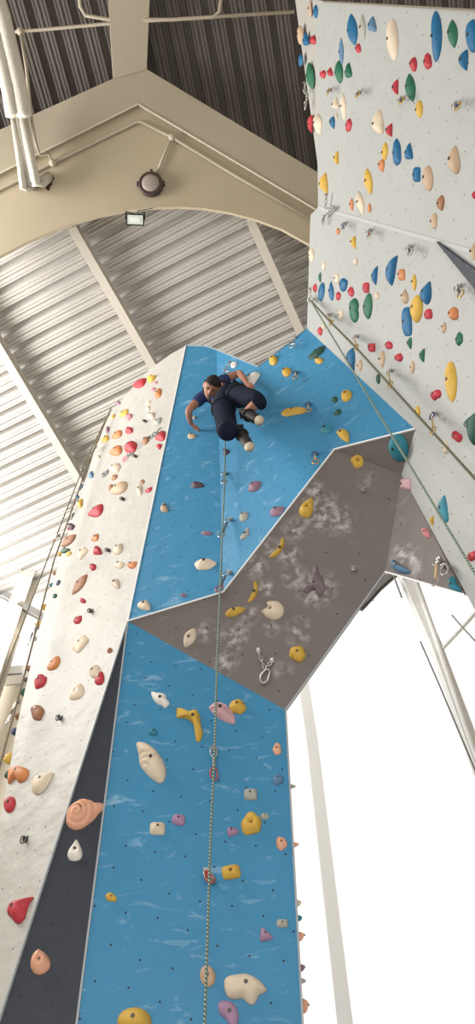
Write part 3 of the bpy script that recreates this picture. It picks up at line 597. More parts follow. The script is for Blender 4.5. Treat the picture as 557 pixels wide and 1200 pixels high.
# ------------------------------------------------------------------ hardware
silver = mat('bare_metal', (0.45, 0.44, 0.42), 0.35, 0.7)
gold = mat('gold_anodised', (0.55, 0.36, 0.10), 0.35, 0.6)
redm = mat('red_anodised', (0.5, 0.10, 0.08), 0.4, 0.4)
sl_blue = mat('sling_blue', (0.035, 0.05, 0.16), 0.8); sl_grey = mat('sling_grey', (0.35, 0.34, 0.32), 0.8); sl_dark = mat('sling_dark', (0.05, 0.05, 0.06), 0.8); sl_gold = mat('sling_tan', (0.42, 0.30, 0.16), 0.8)
def oval(c, axu, axv, L, W, k=16): return [c + axu * (math.cos(2 * math.pi * i / k) * L / 2) + axv * (math.sin(2 * math.pi * i / k) * W / 2 * (1.0 if math.cos(2 * math.pi * i / k) > 0 else .8)) for i in range(k)]
def hanger_mesh(bm, p, nrm, s=1.0):
    x = Z.cross(nrm).normalized(); y = nrm.cross(x)
    add_box(bm, p + nrm * .004, x, y, nrm, .028 * s, .042 * s, .006)
    add_box(bm, p + nrm * .02 * s - y * .018 * s, x, y, nrm, .006, .035 * s, .04 * s)
    bmesh.ops.create_cone(bm, cap_ends=True, segments=6, radius1=.011 * s, radius2=.011 * s, depth=.014, matrix=frame_of((nrm, 0), p + nrm * .012))
def quickdraw(px, pc, label, end=None, eoff=.16, L=.23, sling=sl_blue, low=silver, group='quickdraws hanging on the climbing walls', s=.95, upper=silver):
    pl = PLS[pc]; nrm = pl[0]; p = hit(px, pl); root = empty('quickdraw', p, label, 'quickdraw', group)
    a = p + nrm * .035 * s - Z * .01
    if end: e = hit(end, pl, eoff); dv = (e - a); LL = dv.length; dv.normalize(); L = max(L, LL)
    else: dv = (-Z + nrm * .08).normalized()
    L *= s if not end else 1
    side = dv.cross(nrm).normalized(); side2 = (side + nrm * .5).normalized()
    bm = bmesh.new(); hanger_mesh(bm, p, nrm, s); from_bm('hanger', bm, silver, root)
    bm = bmesh.new(); add_tube(bm, oval(a + dv * .04 * s, dv, side2, .095 * s, .055 * s), .0055 * s, 6, True); from_bm('upper_carabiner', bm, upper, root, smooth=True)
    bm = bmesh.new(); add_beam(bm, a + dv * .075 * s, a + dv * (L - .07 * s), .02 * s, .008, nrm); from_bm('sling', bm, sling, root)
    bm = bmesh.new(); add_tube(bm, oval(a + dv * (L - .04 * s), dv, side2, .1 * s, .06 * s), .006 * s, 6, True); from_bm('lower_carabiner', bm, low, root, smooth=True)
    return a + dv * L
DR = [((388, 106), 'WU', 'leftmost blue and gold quickdraw on the topmost white panel, under two small red holds', sl_blue, gold),
      ((422, 109), 'WU', 'blue and gold quickdraw below the twin green holds on the topmost white panel', sl_blue, gold),
      ((472, 116), 'WU', 'blue and gold quickdraw touching the green lens hold on the topmost white panel', sl_blue, gold),
      ((536, 122), 'WU', 'blue and gold quickdraw nearest the right picture edge on the topmost white panel', sl_blue, gold),
      ((405, 262), 'WR', 'purple and silver quickdraw just under the crease of the right white wall', sl_blue, silver),
      ((435, 270), 'WR', 'rusty red and silver quickdraw right of the purple one under the crease', mat('sling_rust', (.3, .07, .04), .8), silver),
      ((482, 289), 'WR', 'brown and silver quickdraw left of the charcoal wedge tip on the right white wall', sl_dark, silver),
      ((539, 335), 'WR', 'dark quickdraw with a gold lower carabiner below the charcoal wedge', sl_dark, gold)]
for (px, pc, lab, sg, lo) in DR: quickdraw(px, pc, lab, sling=sg, low=lo)
e1r = quickdraw((387, 369), 'WR', 'first rope-loaded quickdraw below the rope anchor on the right white wall', end=(389, 379), sling=sl_gold, low=gold)
e2r = quickdraw((419, 394), 'WR', 'second rope-loaded quickdraw, above the large blue hold on the right white wall', end=(418, 408), sling=sl_gold, low=gold)
e3r = quickdraw((459, 434), 'WR', 'third rope-loaded quickdraw, left of the long yellow hold on the right white wall', end=(458, 452), sling=sl_gold, low=gold)
e4r = quickdraw((511, 484), 'WR', 'blue rope-loaded quickdraw, lowest on the dark rope of the right white wall', end=(508, 507), sling=sl_gold, low=gold, upper=sl_blue)
quickdraw((363, 474), 'UR', 'blue and gold quickdraw right of the long yellow hold on the blue panel', sling=sl_grey, low=gold, upper=sl_blue)
quickdraw((348, 437), 'UR', 'blue and gold quickdraw between the yellow holds at the top of the blue panel', sling=sl_grey, low=gold, upper=sl_blue)
quickdraw((371, 532), 'UR', 'quickdraw with a round gold ring at the corner of blue and grey panels', sling=sl_grey, low=gold, upper=sl_blue)
quickdraw((265, 555), 'UR', 'silver quickdraw beside the rope below the climber', end=(263, 566), eoff=.1, L=.12, sling=sl_dark)
quickdraw((271, 609), 'UR', 'silver quickdraw slanting to the rope, middle of the blue corner', end=(259, 629), eoff=.12, sling=sl_dark)
quickdraw((270, 671), 'UR', 'quickdraw with red lower carabiner just above the white seam corner', end=(256, 692), eoff=.12, sling=sl_dark, low=redm)
quickdraw((251, 877), 'LB', 'quickdraw with silver top and red lower carabiner on the lower blue panel', end=(251, 912), eoff=.06, sling=sl_grey, low=redm)
quickdraw((241, 1021), 'LB', 'small red and silver quickdraw crumpled behind the rope near the bottom', end=(245, 1027), eoff=.05, L=.09, sling=redm, low=redm)
quickdraw((515, 656), 'D3', 'pale quickdraw hanging from the grey panel beside the white wall', end=(510, 685), eoff=.2, sling=sl_gold, low=silver)
quickdraw((101, 549), 'WL', 'dark quickdraw on the upper left rim of the white tower, beside the slate hold', sling=sl_dark)
quickdraw((88, 590), 'WL', 'grey quickdraw on the left rim of the white tower below the yellow hold', sling=sl_grey)
quickdraw((71, 627), 'WS', 'dark red quickdraw on the left rim above the olive yellow holds', sling=redm)
quickdraw((24, 822), 'WS', 'brown quickdraw on the left rim of the tower above the navy hold', sling=mat('sling_brown', (.12, .05, .03), .8))
quickdraw((46, 735), 'WS', 'thin quickdraw below the lower of two olive yellow holds on the rim', sling=sl_dark)

chainm = mat('galvanised_chain', (0.42, 0.41, 0.39), 0.4, 0.6)
def chain(bm, pts, link_=.045, r=.005):
    pts = [V(p) for p in pts]
    for a, b in zip(pts[:-1], pts[1:]):
        d = b - a; n = max(1, int(d.length / (link_ * .72))); dv = d.normalized(); s1 = dv.cross(V((.3, .8, .5))).normalized(); s2 = dv.cross(s1)
        for i in range(n):
            c = a + d * ((i + .5) / n); add_tube(bm, oval(c, dv, s1 if i % 2 else s2, link_, link_ * .55, 10), r, 5, True)
def anchor(label, pc, hangers, path, crab, s=1.2):
    nrm = PLS[pc][0]; p = hit(hangers[0], PLS[pc]); root = empty('anchor_chain', p, label, 'anchor', 'belay anchors')
    for q in hangers:
        bm = bmesh.new(); hanger_mesh(bm, hit(q, PLS[pc]), nrm, s * .7); from_bm('hanger', bm, silver, root)
    bm = bmesh.new(); chain(bm, [hit(q, PLS[pc], .05) for q in path]); from_bm('chain', bm, chainm, root, smooth=True)
    bm = bmesh.new(); c = hit(crab, PLS[pc], .06); v = (c - hit(path[-1], PLS[pc], .05)); v = v.normalized() if v.length > .01 else -Z
    add_tube(bm, oval(c, v, v.cross(nrm).normalized(), .11, .065), .007, 6, True); from_bm('carabiner', bm, silver, root, smooth=True)
anchor('V-shaped anchor chain with carabiner low on the grey overhang', 'D1', [(303, 762), (319, 774)], [(303, 764), (311, 784), (318, 776)], (311, 792))
anchor('belay anchor on the right white wall from which two ropes run down', 'WR', [(364, 338), (366, 352)], [(364, 338), (363, 352), (368, 350)], (364, 351))
anchor('long silver anchor chain where the two white panels meet', 'WU', [(383, 228), (391, 243)], [(383, 228), (381, 244), (391, 244), (379, 254)], (379, 258))
anchor('tangled anchor chain at the top left edge of the topmost white panel', 'WU', [(358, 97), (360, 108)], [(358, 97), (357, 108), (361, 112), (358, 122)], (358, 124))
anchor('pale belay anchor above the climber at the top of the blue panel', 'UR', [(270, 425), (264, 434)], [(270, 425), (265, 432), (262, 435)], (266, 437))
anchor('blue-grey anchor at the very top of the upper blue panel', 'UR', [(347, 396), (341, 402)], [(347, 396), (341, 402), (337, 404)], (343, 405))
anchor('silver anchor chain on the top left rim of the white tower', 'WL', [(118, 508), (114, 517)], [(118, 508), (115, 516), (113, 520)], (112, 524))
anchor('silver anchor on the grey panel under the white wall edge', 'D3', [(514, 660), (520, 663)], [(514, 660), (518, 668), (520, 663)], (521, 667))
def bolt_hanger(px, pc, label, s=.85):
    p = hit(px, PLS[pc]); bm = bmesh.new(); hanger_mesh(bm, p, PLS[pc][0], s); add_tube(bm, oval(p + PLS[pc][0] * .03 - Z * .02, Z, X, .06 * s, .045 * s, 12), .006 * s, 6, True)
    tag(from_bm('bolt_hanger', bm, mat('dark_steel', (0.10, 0.10, 0.10), 0.45, 0.5) if pc[0] != 'D' else silver, loc=p), label, 'bolt hanger', 'bare bolt hangers on the wall panels')
for a in [((72, 841), 'WL', 'steel bolt hanger below the brown knob hold on the white left panel'), ((31.6, 983), 'WL', 'lowest steel bolt hanger on the white left panel, above the red heart hold'),
          ((108, 716), 'WL', 'steel bolt hanger between two red holds in the middle of the white left panel'), ((159.6, 535), 'WL', 'tiny bolt hanger under the painted lettering on the white left panel'),
          ((145, 585), 'WL', 'tiny bolt hanger right of the long tan hold on the white left panel'), ((171, 494), 'WL', 'topmost tiny bolt hanger on the white left panel near the blue edge'),
          ((128, 645), 'WL', 'bolt hanger just left of the cream hold on the white left panel'), ((375, 574), 'D1', 'round bolt ring above the big yellow pocket hold on the grey overhang'),
          ((414, 666), 'D1', 'bolt ring near the right end of the grey overhang'), ((426, 574), 'D1', 'bolt ring below the yellow pocket hold by the blue panel') ]:
    bolt_hanger(*a)

# ------------------------------------------------------------------ ropes
def rope_mat(name, c1, c2):
    m = bpy.data.materials.new(name); m.use_nodes = True; nt = m.node_tree; b = nt.nodes['Principled BSDF']; b.inputs['Roughness'].default_value = .85
    tc = N(nt, 'ShaderNodeTexCoord'); wv = N(nt, 'ShaderNodeTexWave'); wv.bands_direction = 'DIAGONAL'; wv.inputs['Scale'].default_value = 32
    nt.links.new(tc.outputs['Object'], wv.inputs['Vector']); r = N(nt, 'ShaderNodeValToRGB'); r.color_ramp.interpolation = 'CONSTANT'
    r.color_ramp.elements[0].color = (*c1, 1); r.color_ramp.elements[1].position = .55; r.color_ramp.elements[1].color = (*c2, 1)
    nt.links.new(wv.outputs[0], r.inputs[0]); nt.links.new(r.outputs[0], b.inputs['Base Color']); return m
rg = rope_mat('rope_green', (.035, .07, .055), (.30, .36, .28)); rd = rope_mat('rope_dark_olive', (.045, .045, .03), (.17, .16, .09)); rk = rope_mat('rope_tan', (.25, .21, .14), (.14, .13, .08))
def rope(pts, m, label, r=.007, sag=0):
    P = []
    for a, b in zip(pts[:-1], pts[1:]):
        for i in range(6): t = i / 6; P.append(a.lerp(b, t) - Z * sag * 4 * t * (1 - t))
    P.append(pts[-1]); bm = bmesh.new(); add_tube(bm, P, r, 8)
    c = pts[0]; tag(from_bm('climbing_rope', bm, m, loc=c, smooth=True), label, 'rope', 'climbing ropes')
rp0 = hit((263, 437), UR, .08)
lo_a, lo_b = aty((247, 980), 3.95), aty((240.5, 1190), 4.02)
rope([rp0, hit((264, 510), UR, .10), hit((263.5, 565), UR, .10), hit((260.5, 629), UR, .12), hit((258, 692), UR, .14), aty((255, 765), 3.72), aty((251, 900), 3.87), lo_a, lo_b, to_floor(lo_a, lo_b, .9)], rg, 'green speckled rope running from below the climber down the middle of the blue wall')
anc = hit((364, 352), WR, .07)
fe = hit((557, 561), WR, .2)
rope([anc, e1r, e2r, e3r, e4r, fe, to_floor(e4r, fe, .3)], rd, 'dark olive rope clipped through the quickdraws across the right white wall', r=.009)
fe = hit((557, 672), WR, .35); rope([anc, fe, to_floor(anc, fe, .3)], rk if False else rg, 'pale green rope falling straight from the anchor past the white wall edge', r=.008)
a_ = hit((130, 479), WL, .05)
b1, b2, b3 = aty((100, 541), 4.3), aty((53, 662), 4.35), aty((0, 800), 4.4)
rope([a_, b1, b2, b3, to_floor(b2, b3, .3)], rk, 'tan rope farther from the white tower, leaving the picture at the left', r=.007)
b0, b1, b2, b3 = aty((104, 541), 4.3), aty((63, 658), 4.45), aty((31, 782), 4.5), aty((0, 896), 4.55)
rope([a_, b0, b1, b2, b3, to_floor(b2, b3, .3)], rk, 'tan rope running close along the left rim of the white tower', r=.009)

# ------------------------------------------------------------------ lettering painted on the white left panel (faded, half hidden by holds)
def letters(txt, p0, p1, col, hpx):
    fc = bpy.data.curves.new('lettering', 'FONT'); fc.body = txt; fc.size = 1.0; fc.space_character = 1.0; fc.offset = .035
    fo = bpy.data.objects.new('lettering', fc); COL.objects.link(fo); bpy.context.view_layer.update()
    me = bpy.data.meshes.new_from_object(fo.evaluated_get(bpy.context.evaluated_depsgraph_get())); bpy.data.objects.remove(fo)
    xs = [v.co.x for v in me.vertices]; ys = [v.co.y for v in me.vertices]; x0, x1, y0, y1 = min(xs), max(xs), min(ys), max(ys)
    a, b = V(p0), V(p1); upx = V((-0.25, -1)).normalized() * hpx
    for v in me.vertices:
        s = (v.co.x - x0) / (x1 - x0); t = (v.co.y - y0) / (y1 - y0); q = a.lerp(b, s) + upx * t; v.co = hit((q.x, q.y), WL, .004) - tower.location
    me.materials.clear(); o = link('lettering', me, tower, col); o['label'] = 'faded painted letters'
tgrey = mat('lettering_grey', (.10, .10, .115), .7); tpink = mat('lettering_pink', (.62, .22, .25), .7); tpale = mat('lettering_pale_grey', (.36, .36, .38), .7)
letters('SB', (120, 560), (131, 553), tgrey, 5); letters('E', (144, 542), (149.5, 538), tpink, 5); letters('NC', (150, 537), (157.5, 531), tgrey, 5); letters('OI', (158, 530), (166, 523), tpale, 5); letters('ROC', (174, 517), (190, 505), tgrey, 5)

# ------------------------------------------------------------------ services on the arch
cond = mat('conduit_paint', (0.46, 0.41, 0.325), 0.6)
def conduit(name, pts, label, r=.022, boxes=(), cat='conduit'):
    bm = bmesh.new(); add_tube(bm, pts, r, 8)
    o = from_bm(name, bm, cond, loc=pts[0], smooth=True); tag(o, label, cat, 'conduits on the arch and roof')
    for b in boxes:
        bm = bmesh.new(); bmesh.ops.create_uvsphere(bm, u_segments=14, v_segments=8, radius=.055, matrix=Matrix.Translation(b)); q = from_bm('junction_box', bm, cond, smooth=True); q.parent = o; q.location = -o.location
    return o
f = lambda x, y, o=.03: hit((x, y), FP, o)
conduit('conduit', [f(-40, 243), f(0, 222), f(62, 191), f(160, 143), f(166, 143), f(202, 161), f(278, 207), f(385, 268)], 'long cream conduit following the gable line across the arch face', boxes=[f(62, 191), f(202, 161)])
conduit('conduit', [f(202, 161), f(193, 180), f(184, 203)], 'short cream conduit running down to the round lamp', r=.018)
g = lambda x, y, z=14.0: atz((x, y), z)
conduit('conduit', [f(62, 191), f(57, 180, .1), f(47, 182, .2), f(42, 168, .22), g(37, 138, 13.3), g(31, 80, 13.6), g(24, 37)], 'cream conduit dropping from the ceiling junction to the arch', boxes=[g(24, 37)], r=.022)
conduit('conduit', [g(-20, 38), g(24, 37), g(124, 28), g(180, 24), g(345, 14)], 'cream conduit across the dark roof deck passing the concrete stem', r=.022)
conduit('conduit', [g(92, -15), g(94, 8), g(100, 18), g(128, 23), g(200, 23), g(250, 20), g(257, 14), g(261, -15)], 'cream conduit bent up at both ends across the concrete stem', r=.024)
# round bulkhead lamp
bc = f(177, 216, .06); nrm = FP[0]; fr = frame_of(FP, bc)
root = empty('bulkhead_lamp', bc, 'round brown-rimmed bulkhead lamp on the cream arch face', 'lamp')
bm = bmesh.new(); bmesh.ops.create_cone(bm, cap_ends=True, segments=36, radius1=.165, radius2=.15, depth=.09, matrix=Matrix.Identity(4)); o = from_bm('housing', bm, mat('brown_housing', (.06, .04, .035), .5)); o.parent = root; mm = fr.copy(); mm.translation = V(); o.matrix_local = mm
bm = bmesh.new(); bmesh.ops.create_uvsphere(bm, u_segments=30, v_segments=10, radius=.125, matrix=Matrix.Diagonal((1, 1, .25, 1))); o = from_bm('lens', bm, mat('frosted_lens', (.33, .28, .25), .35), smooth=True); o.parent = root; m2 = fr.copy(); m2.translation = nrm * .04; o.matrix_local = m2
bm = bmesh.new(); add_tube(bm, [V((.155 * math.cos(a), .155 * math.sin(a), .03)) for a in circ(30)], .016, 6, True); o = from_bm('rim', bm, mat('brown_housing', (.06, .04, .035), .5), smooth=True); o.parent = root; o.matrix_local = mm
for a in (0.05, 3.1, 1.5):
    bm = bmesh.new(); add_box(bm, V((.178 * math.cos(a), .178 * math.sin(a), .0)), X, Y, Z, .035, .05, .07); o = from_bm('clip', bm, mat('brown_housing', (.06, .04, .035), .5)); o.parent = root; o.matrix_local = mm
# floodlight
fc_ = atz((158.5, 257.5), 12.5); pxm = (fc_ - O).dot(fw) / F
root = empty('floodlight', fc_, 'small rectangular floodlight with black frame hanging below the arch', 'lamp')
vdir = (O - fc_).normalized(); xx = (rt * 1.0 - up * .04).normalized(); yy = vdir.cross(xx).normalized()
bm = bmesh.new(); add_box(bm, V(), xx, yy, vdir, 21 * pxm, 13 * pxm, .05); from_bm('housing', bm, mat('black_housing', (.02, .02, .022), .5)).parent = root
bm = bmesh.new(); add_box(bm, vdir * .027, xx, yy, vdir, 18 * pxm, 10 * pxm, .006); from_bm('glass', bm, mat('floodlight_glass', (.62, .70, .66), .3)).parent = root
bm = bmesh.new(); add_box(bm, vdir * .032, xx, yy, vdir, 11 * pxm, 4.5 * pxm, .004); from_bm('led_panel', bm, mat('led_panel', (.78, .82, .78), .4)).parent = root
top = hit((160, 247), FP, -.1) - fc_
bm = bmesh.new(); add_tube(bm, [xx * -.13, xx * -.13 + yy * .1 - vdir * .05, top * .6, xx * .13 + yy * .1 - vdir * .05, xx * .13], .008, 6); from_bm('bracket', bm, mat('black_housing', (.02, .02, .022), .5)).parent = root
bm = bmesh.new(); add_tube(bm, [V() - vdir * .02, yy * .12 + xx * .05, yy * .13 + xx * .12, hit((180, 244), FP, -.1) - fc_], .006, 6); from_bm('cable', bm, mat('black_housing', (.02, .02, .022), .5)).parent = root
# wrapped pipe bundle
wrap = mat('white_pipe_wrap', (0.60, 0.57, 0.50), 0.75, bump=0.8, bscale=18, var=.12, vscale=10)
root = empty('pipe_bundle', f(30, 200, .3), 'bundle of white wrapped pipes coming down the left end of the arch', 'pipes')
bm = bmesh.new()
c = [atz((-22, -40), 13.0), atz((-3, 20), 12.9), atz((9, 70), 12.8), atz((17, 105), 12.7), atz((22, 136), 12.6)]
for off in (-.07, .07): add_tube(bm, [p + rt * off for p in c], [.10] * 5, 12)
from_bm('wrapped_trunk', bm, wrap, root, smooth=True)
for q in ([(15, 132), (22, 180), (27, 221), (33, 221), (38, 219)], [(20, 132), (28, 180), (35, 217), (40, 216)], [(26, 132), (35, 180), (43, 217), (50, 214), (57, 208)], [(23, 130), (31, 170), (39, 212), (46, 212), (54, 206)]):
    n_ = len(q); bm = bmesh.new(); add_tube(bm, [hit(p, FP, .42 - .3 * i / (n_ - 1)) if i < n_ - 1 else hit(p, FP, .0) for i, p in enumerate(q)], .048 if q[0][0] != 26 else .065, 10); from_bm('wrapped_pipe', bm, wrap, root, smooth=True)
bm = bmesh.new(); rr = random.Random(4); pts = []
for i, t in enumerate(circ(24)): k = 1 + rr.uniform(-.35, .35); pts.append(f(57 + 5.5 * k * math.cos(t), 212 + 9 * k * math.sin(t), .006))
add_slab(bm, pts, FP[0], .004); tag(from_bm('trim_5', bm, mat('sooty_hole_edge', (.045, .025, .015), .9)), kind='structure')

# ------------------------------------------------------------------ steelwork in front of the glazing
wsteel = mat('white_steel', (0.88, 0.88, 0.87), 0.5); gsteel = mat('grey_steel', (0.22, 0.215, 0.21), 0.5)
def bar(name, pts, off, wd, dp, m, label, cat='steel post', tube=False):
    P = [hit(p, FW, off) for p in pts]; bm = bmesh.new()
    if tube: add_tube(bm, P, wd / 2, 10)
    else:
        for a, b in zip(P[:-1], P[1:]):
            add_beam(bm, a, b, wd, .02, FW[0]); add_beam(bm, a + FW[0] * dp, b + FW[0] * dp, wd, .02, FW[0]); add_beam(bm, a + FW[0] * dp / 2, b + FW[0] * dp / 2, .02, dp, FW[0])
    tag(from_bm(name, bm, m, loc=P[0], smooth=tube), label, cat)
bar('steel_column', [(352, 780), (367, 880), (404, 1200), (430, 1420)], .2, .16, .2, wsteel, 'white steel column beside the right edge of the blue panel')
bar('steel_strut', [(470, 672), (511, 765), (550, 872), (590, 985)], .3, .17, .2, wsteel, 'broad leaning white steel strut in front of the bright glazing')
bar('steel_pipe', [(486, 676), (516, 762), (546, 850), (585, 960)], .5, .09, .1, wsteel, 'round white pipe beside the leaning strut', tube=True)
bar('steel_brace', [(516, 763), (540, 738), (575, 700)], .5, .06, .1, wsteel, 'short white diagonal brace branching from the leaning pipe', tube=True)
bar('guy_cable', [(493, 752), (514, 800), (540, 862), (575, 945)], .7, .025, .1, gsteel, 'thin dark cable left of the leaning strut', tube=True)
bar('guy_cable', [(530, 721), (544, 737), (570, 765)], .7, .025, .1, gsteel, 'thin dark cable at the right picture edge under the white wall', tube=True)
bar('guy_cable', [(440, 597), (460, 670), (465, 684), (471, 700)], .7, .03, .1, gsteel, 'short dark rod just under the grey panel peak', tube=True)
bar('roof_brace', [(422, 715), (445, 690), (470, 668)], .5, .10, .12, gsteel, 'grey steel roof brace showing under the grey overhang peak')
bar('roof_brace', [(430, 690), (437, 704)], .45, .05, .05, wsteel, 'short pale steel stub crossing the grey roof brace')
bar('steel_column', [(42, 664), (14, 745), (-24, 860), (-80, 1030)], .35, .30, .25, steel, 'cream steel column left of the white tower')
bar('roof_brace', [(6, 700), (24, 711), (50, 726)], .5, .13, .1, gsteel, 'grey steel brace behind the cream column on the left')
p = hit((18, 791), FW, .12); root = empty('wall_heater', p, 'white box unit mounted high on the cream wall at left', 'wall unit')
xw = fdir
bm = bmesh.new(); add_box(bm, V(), xw, FW[0], Z, .42, .2, .24); bmesh.ops.bevel(bm, geom=bm.edges[:], offset=.02, segments=2); from_bm('housing', bm, wsteel).parent = root
bm = bmesh.new(); add_box(bm, V((0, 0, -.09)) + FW[0] * .1, xw, FW[0], Z, .34, .02, .03); from_bm('louvre', bm, gsteel).parent = root

# ------------------------------------------------------------------ the climber
skin = mat('skin', (0.36, 0.17, 0.11), 0.55); navy = mat('navy_shirt', (0.022, 0.04, 0.13), 0.8, bump=.4, bscale=20); dk = mat('dark_trousers', (0.012, 0.016, 0.030), 0.9, bump=.5, bscale=16, spec=.06); blk = mat('harness_black', (0.012, 0.012, 0.014), 0.7)
vestm = mat('dark_vest', (0.009, 0.011, 0.018), 0.9, bump=.4, bscale=18, spec=.05); shoe = mat('shoe_black', (0.02, 0.018, 0.016), 0.6); sole = mat('shoe_rubber_beige', (0.45, 0.38, 0.29), 0.7); hair = mat('hair_dark', (0.015, 0.012, 0.012), 0.8)
def skinned(name, chains, material, parent=None, sub=2, root=0):
    """one continuous surface grown on a joint skeleton; chains share joints by name"""
    vs, rs, ed, idx = [], [], [], {}
    for ch in chains:
        last = None
        for (k, p, r) in ch:
            if k not in idx: idx[k] = len(vs); vs.append(V(p) if p is not None else None); rs.append(r)
            if last is not None: ed.append((last, idx[k]))
            last = idx[k]
    me = bpy.data.meshes.new(name); me.from_pydata(vs, ed, []); o = bpy.data.objects.new(name, me); COL.objects.link(o)
    mo = o.modifiers.new('skin', 'SKIN'); mo.use_smooth_shade = True; mo.branch_smoothing = .6
    ly = me.skin_vertices[0].data
    for i, r in enumerate(rs): ly[i].radius = (r, r) if not isinstance(r, tuple) else r; ly[i].use_root = (i == root)
    s = o.modifiers.new('sub', 'SUBSURF'); s.levels = sub; s.render_levels = sub
    bpy.context.view_layer.update()
    m2 = bpy.data.meshes.new_from_object(o.evaluated_get(bpy.context.evaluated_depsgraph_get())); bpy.data.objects.remove(o)
    m2.materials.clear(); m2.shade_smooth(); m2.name = name
    o = link(name, m2, None, material)
    if parent:
        m2.transform(Matrix.Translation(-parent.location)); o.parent = parent
    return o
Jp = {}
def J_(n, px, y): Jp[n] = aty(px, y); return Jp[n]
J_('pel', (266, 466), 3.16); J_('spi', (260, 463), 3.22); J_('che', (254, 461), 3.30); J_('nek', (249, 455), 3.22); J_('hed', (248, 454), 3.10)
J_('shR', (238, 464), 3.30); J_('elR', (221, 481), 3.36); J_('wrR', (223, 495), 3.50); J_('haR', (227, 499), 3.55)
J_('shL', (259, 447), 3.30); J_('elL', (281, 437), 3.24); J_('wrL', (288, 447), 3.12); J_('haL', (291, 451), 3.10)
J_('hpA', (272, 462), 3.10); J_('knA', (305, 470), 2.80); J_('anA', (287, 484), 2.92); J_('tipA', (306, 494), 2.82)
J_('hpB', (261, 473), 3.12); J_('knB', (266, 501), 2.92); J_('anB', (280, 504), 3.02); J_('tipB', (294, 526), 2.86)
J = Jp
def mid(a, b, t=.5): return J[a].lerp(J[b], t)
person = empty('person', J['pel'], 'climber in navy shirt and dark shorts clinging under the top of the blue wall', 'person')
view = (O - J['hed']).normalized()
def fingers(hand, wrist, cd_, tagn, curl):
    """four bent fingers and a thumb rooted in the palm"""
    d = (J[hand] - J[wrist]).normalized(); s = d.cross(curl).normalized(); ch = []
    for i, (o_, ln) in enumerate([(-.033, .060), (-.011, .075), (.011, .080), (.033, .068)]):
        b = J[hand] + s * o_; p1 = b + d * ln * .55 + curl * .008; p2 = p1 + d * ln * .25 + curl * .022; p3 = p2 + curl * .026
        ch.append([(hand, J[hand], .028), (tagn + 'f%da' % i, b + d * .022, .011), (tagn + 'f%db' % i, p1, .010), (tagn + 'f%dc' % i, p2, .0095), (tagn + 'f%dd' % i, p3, .008)])
    b = mid(wrist, hand, .6) - s * .03
    ch.append([(hand, J[hand], .028), (tagn + 't0', b - s * .012, .012), (tagn + 't1', b - s * .03 + d * .035 + curl * .008, .011), (tagn + 't2', b - s * .028 + d * .062 + curl * .018, .009)])
    return ch
toR = -UL[0]; toL = -UR[0]
chains = [
 [('pel', J['pel'], .125), ('spi', J['spi'], .115), ('che', J['che'], .135), ('nek', J['nek'], .058), ('hed', J['hed'] - fw * 0, .078)],
 [('che', None, .13), ('shR', J['shR'], .062), ('uaR', mid('shR', 'elR', .5), .050), ('elR', J['elR'], .040), ('faR', mid('elR', 'wrR', .35), .040), ('wrR', J['wrR'], .025), ('haR', J['haR'], .028)],
 [('che', None, .13), ('shL', J['shL'], .062), ('uaL', mid('shL', 'elL', .5), .050), ('elL', J['elL'], .040), ('faL', mid('elL', 'wrL', .35), .040), ('wrL', J['wrL'], .025), ('haL', J['haL'], .028)],
 [('pel', None, .125), ('hpA', J['hpA'], .095), ('thA', mid('hpA', 'knA', .5), .080), ('knA', J['knA'], .058), ('caA', mid('knA', 'anA', .4), .052), ('anA', J['anA'], .034)],
 [('pel', None, .125), ('hpB', J['hpB'], .095), ('thB', mid('hpB', 'knB', .5), .080), ('knB', J['knB'], .058), ('caB', mid('knB', 'anB', .5), .050), ('anB', J['anB'], .034)]]
chains += fingers('haR', 'wrR', None, 'R', toR) + fingers('haL', 'wrL', None, 'L', toL)
body = skinned('body', chains, skin, person)
# head with face, merged into the body surface
hx = (rt * .87 - up * .35).normalized(); hz = (view * .86 - up * .30 - rt * .1).normalized(); hy = hz.cross(hx).normalized(); hx = hy.cross(hz).normalized()
hc = J['hed'] + view * .03
bm = bmesh.new(); bmesh.ops.create_uvsphere(bm, u_segments=36, v_segments=24, radius=1)
for v in bm.verts:
    x, y, z = v.co; jaw = 1 - .22 * max(0, -y) ; X_, Y_, Z_ = x * .078 * jaw, y * .112, z * .095
    if z > 0:
        Z_ += .022 * math.exp(-(x / .16) ** 2 - ((y + .12) / .20) ** 2) + .008 * math.exp(-(x / .3) ** 2 - ((y + .52) / .08) ** 2) + .012 * math.exp(-(x / .35) ** 2 - ((y + .85) / .15) ** 2)
        for sx in (-.38, .38): Z_ -= .013 * math.exp(-((x - sx) / .17) ** 2 - ((y - .06) / .12) ** 2)
        Z_ -= .004 * math.exp(-(x / .35) ** 2 - ((y + .58) / .03) ** 2)
    v.co = hx * X_ + hy * Y_ + hz * Z_ + (hc - person.location)
for sx in (-1, 1):
    q = bmesh.ops.create_uvsphere(bm, u_segments=12, v_segments=8, radius=1)['verts']
    for v in q: x, y, z = v.co; v.co = hx * (sx * .078 + x * .012) + hy * (y * .032) + hz * (z * .02 - .005) + (hc - person.location)
bm.from_mesh(body.data); bm.to_mesh(body.data); bm.free(); body.data.shade_smooth()
rm = body.modifiers.new('merge', 'REMESH'); rm.mode = 'VOXEL'; rm.voxel_size = .006; rm.use_smooth_shade = True
for sx in (-1, 1):
    bm = bmesh.new(); bmesh.ops.create_uvsphere(bm, u_segments=10, v_segments=8, radius=.011, matrix=Matrix.Translation(hc - person.location + hx * (.029 * sx) + hy * .008 + hz * .082)); from_bm('eye', bm, mat('eye', (.05, .03, .02), .3), smooth=True).parent = person
bm = bmesh.new(); q = bmesh.ops.create_uvsphere(bm, u_segments=8, v_segments=6, radius=1)['verts']
for v in q: x, y, z = v.co; v.co = hx * x * .022 + hy * (y * .006 - .062) + hz * (z * .006 + .083) + hc - person.location
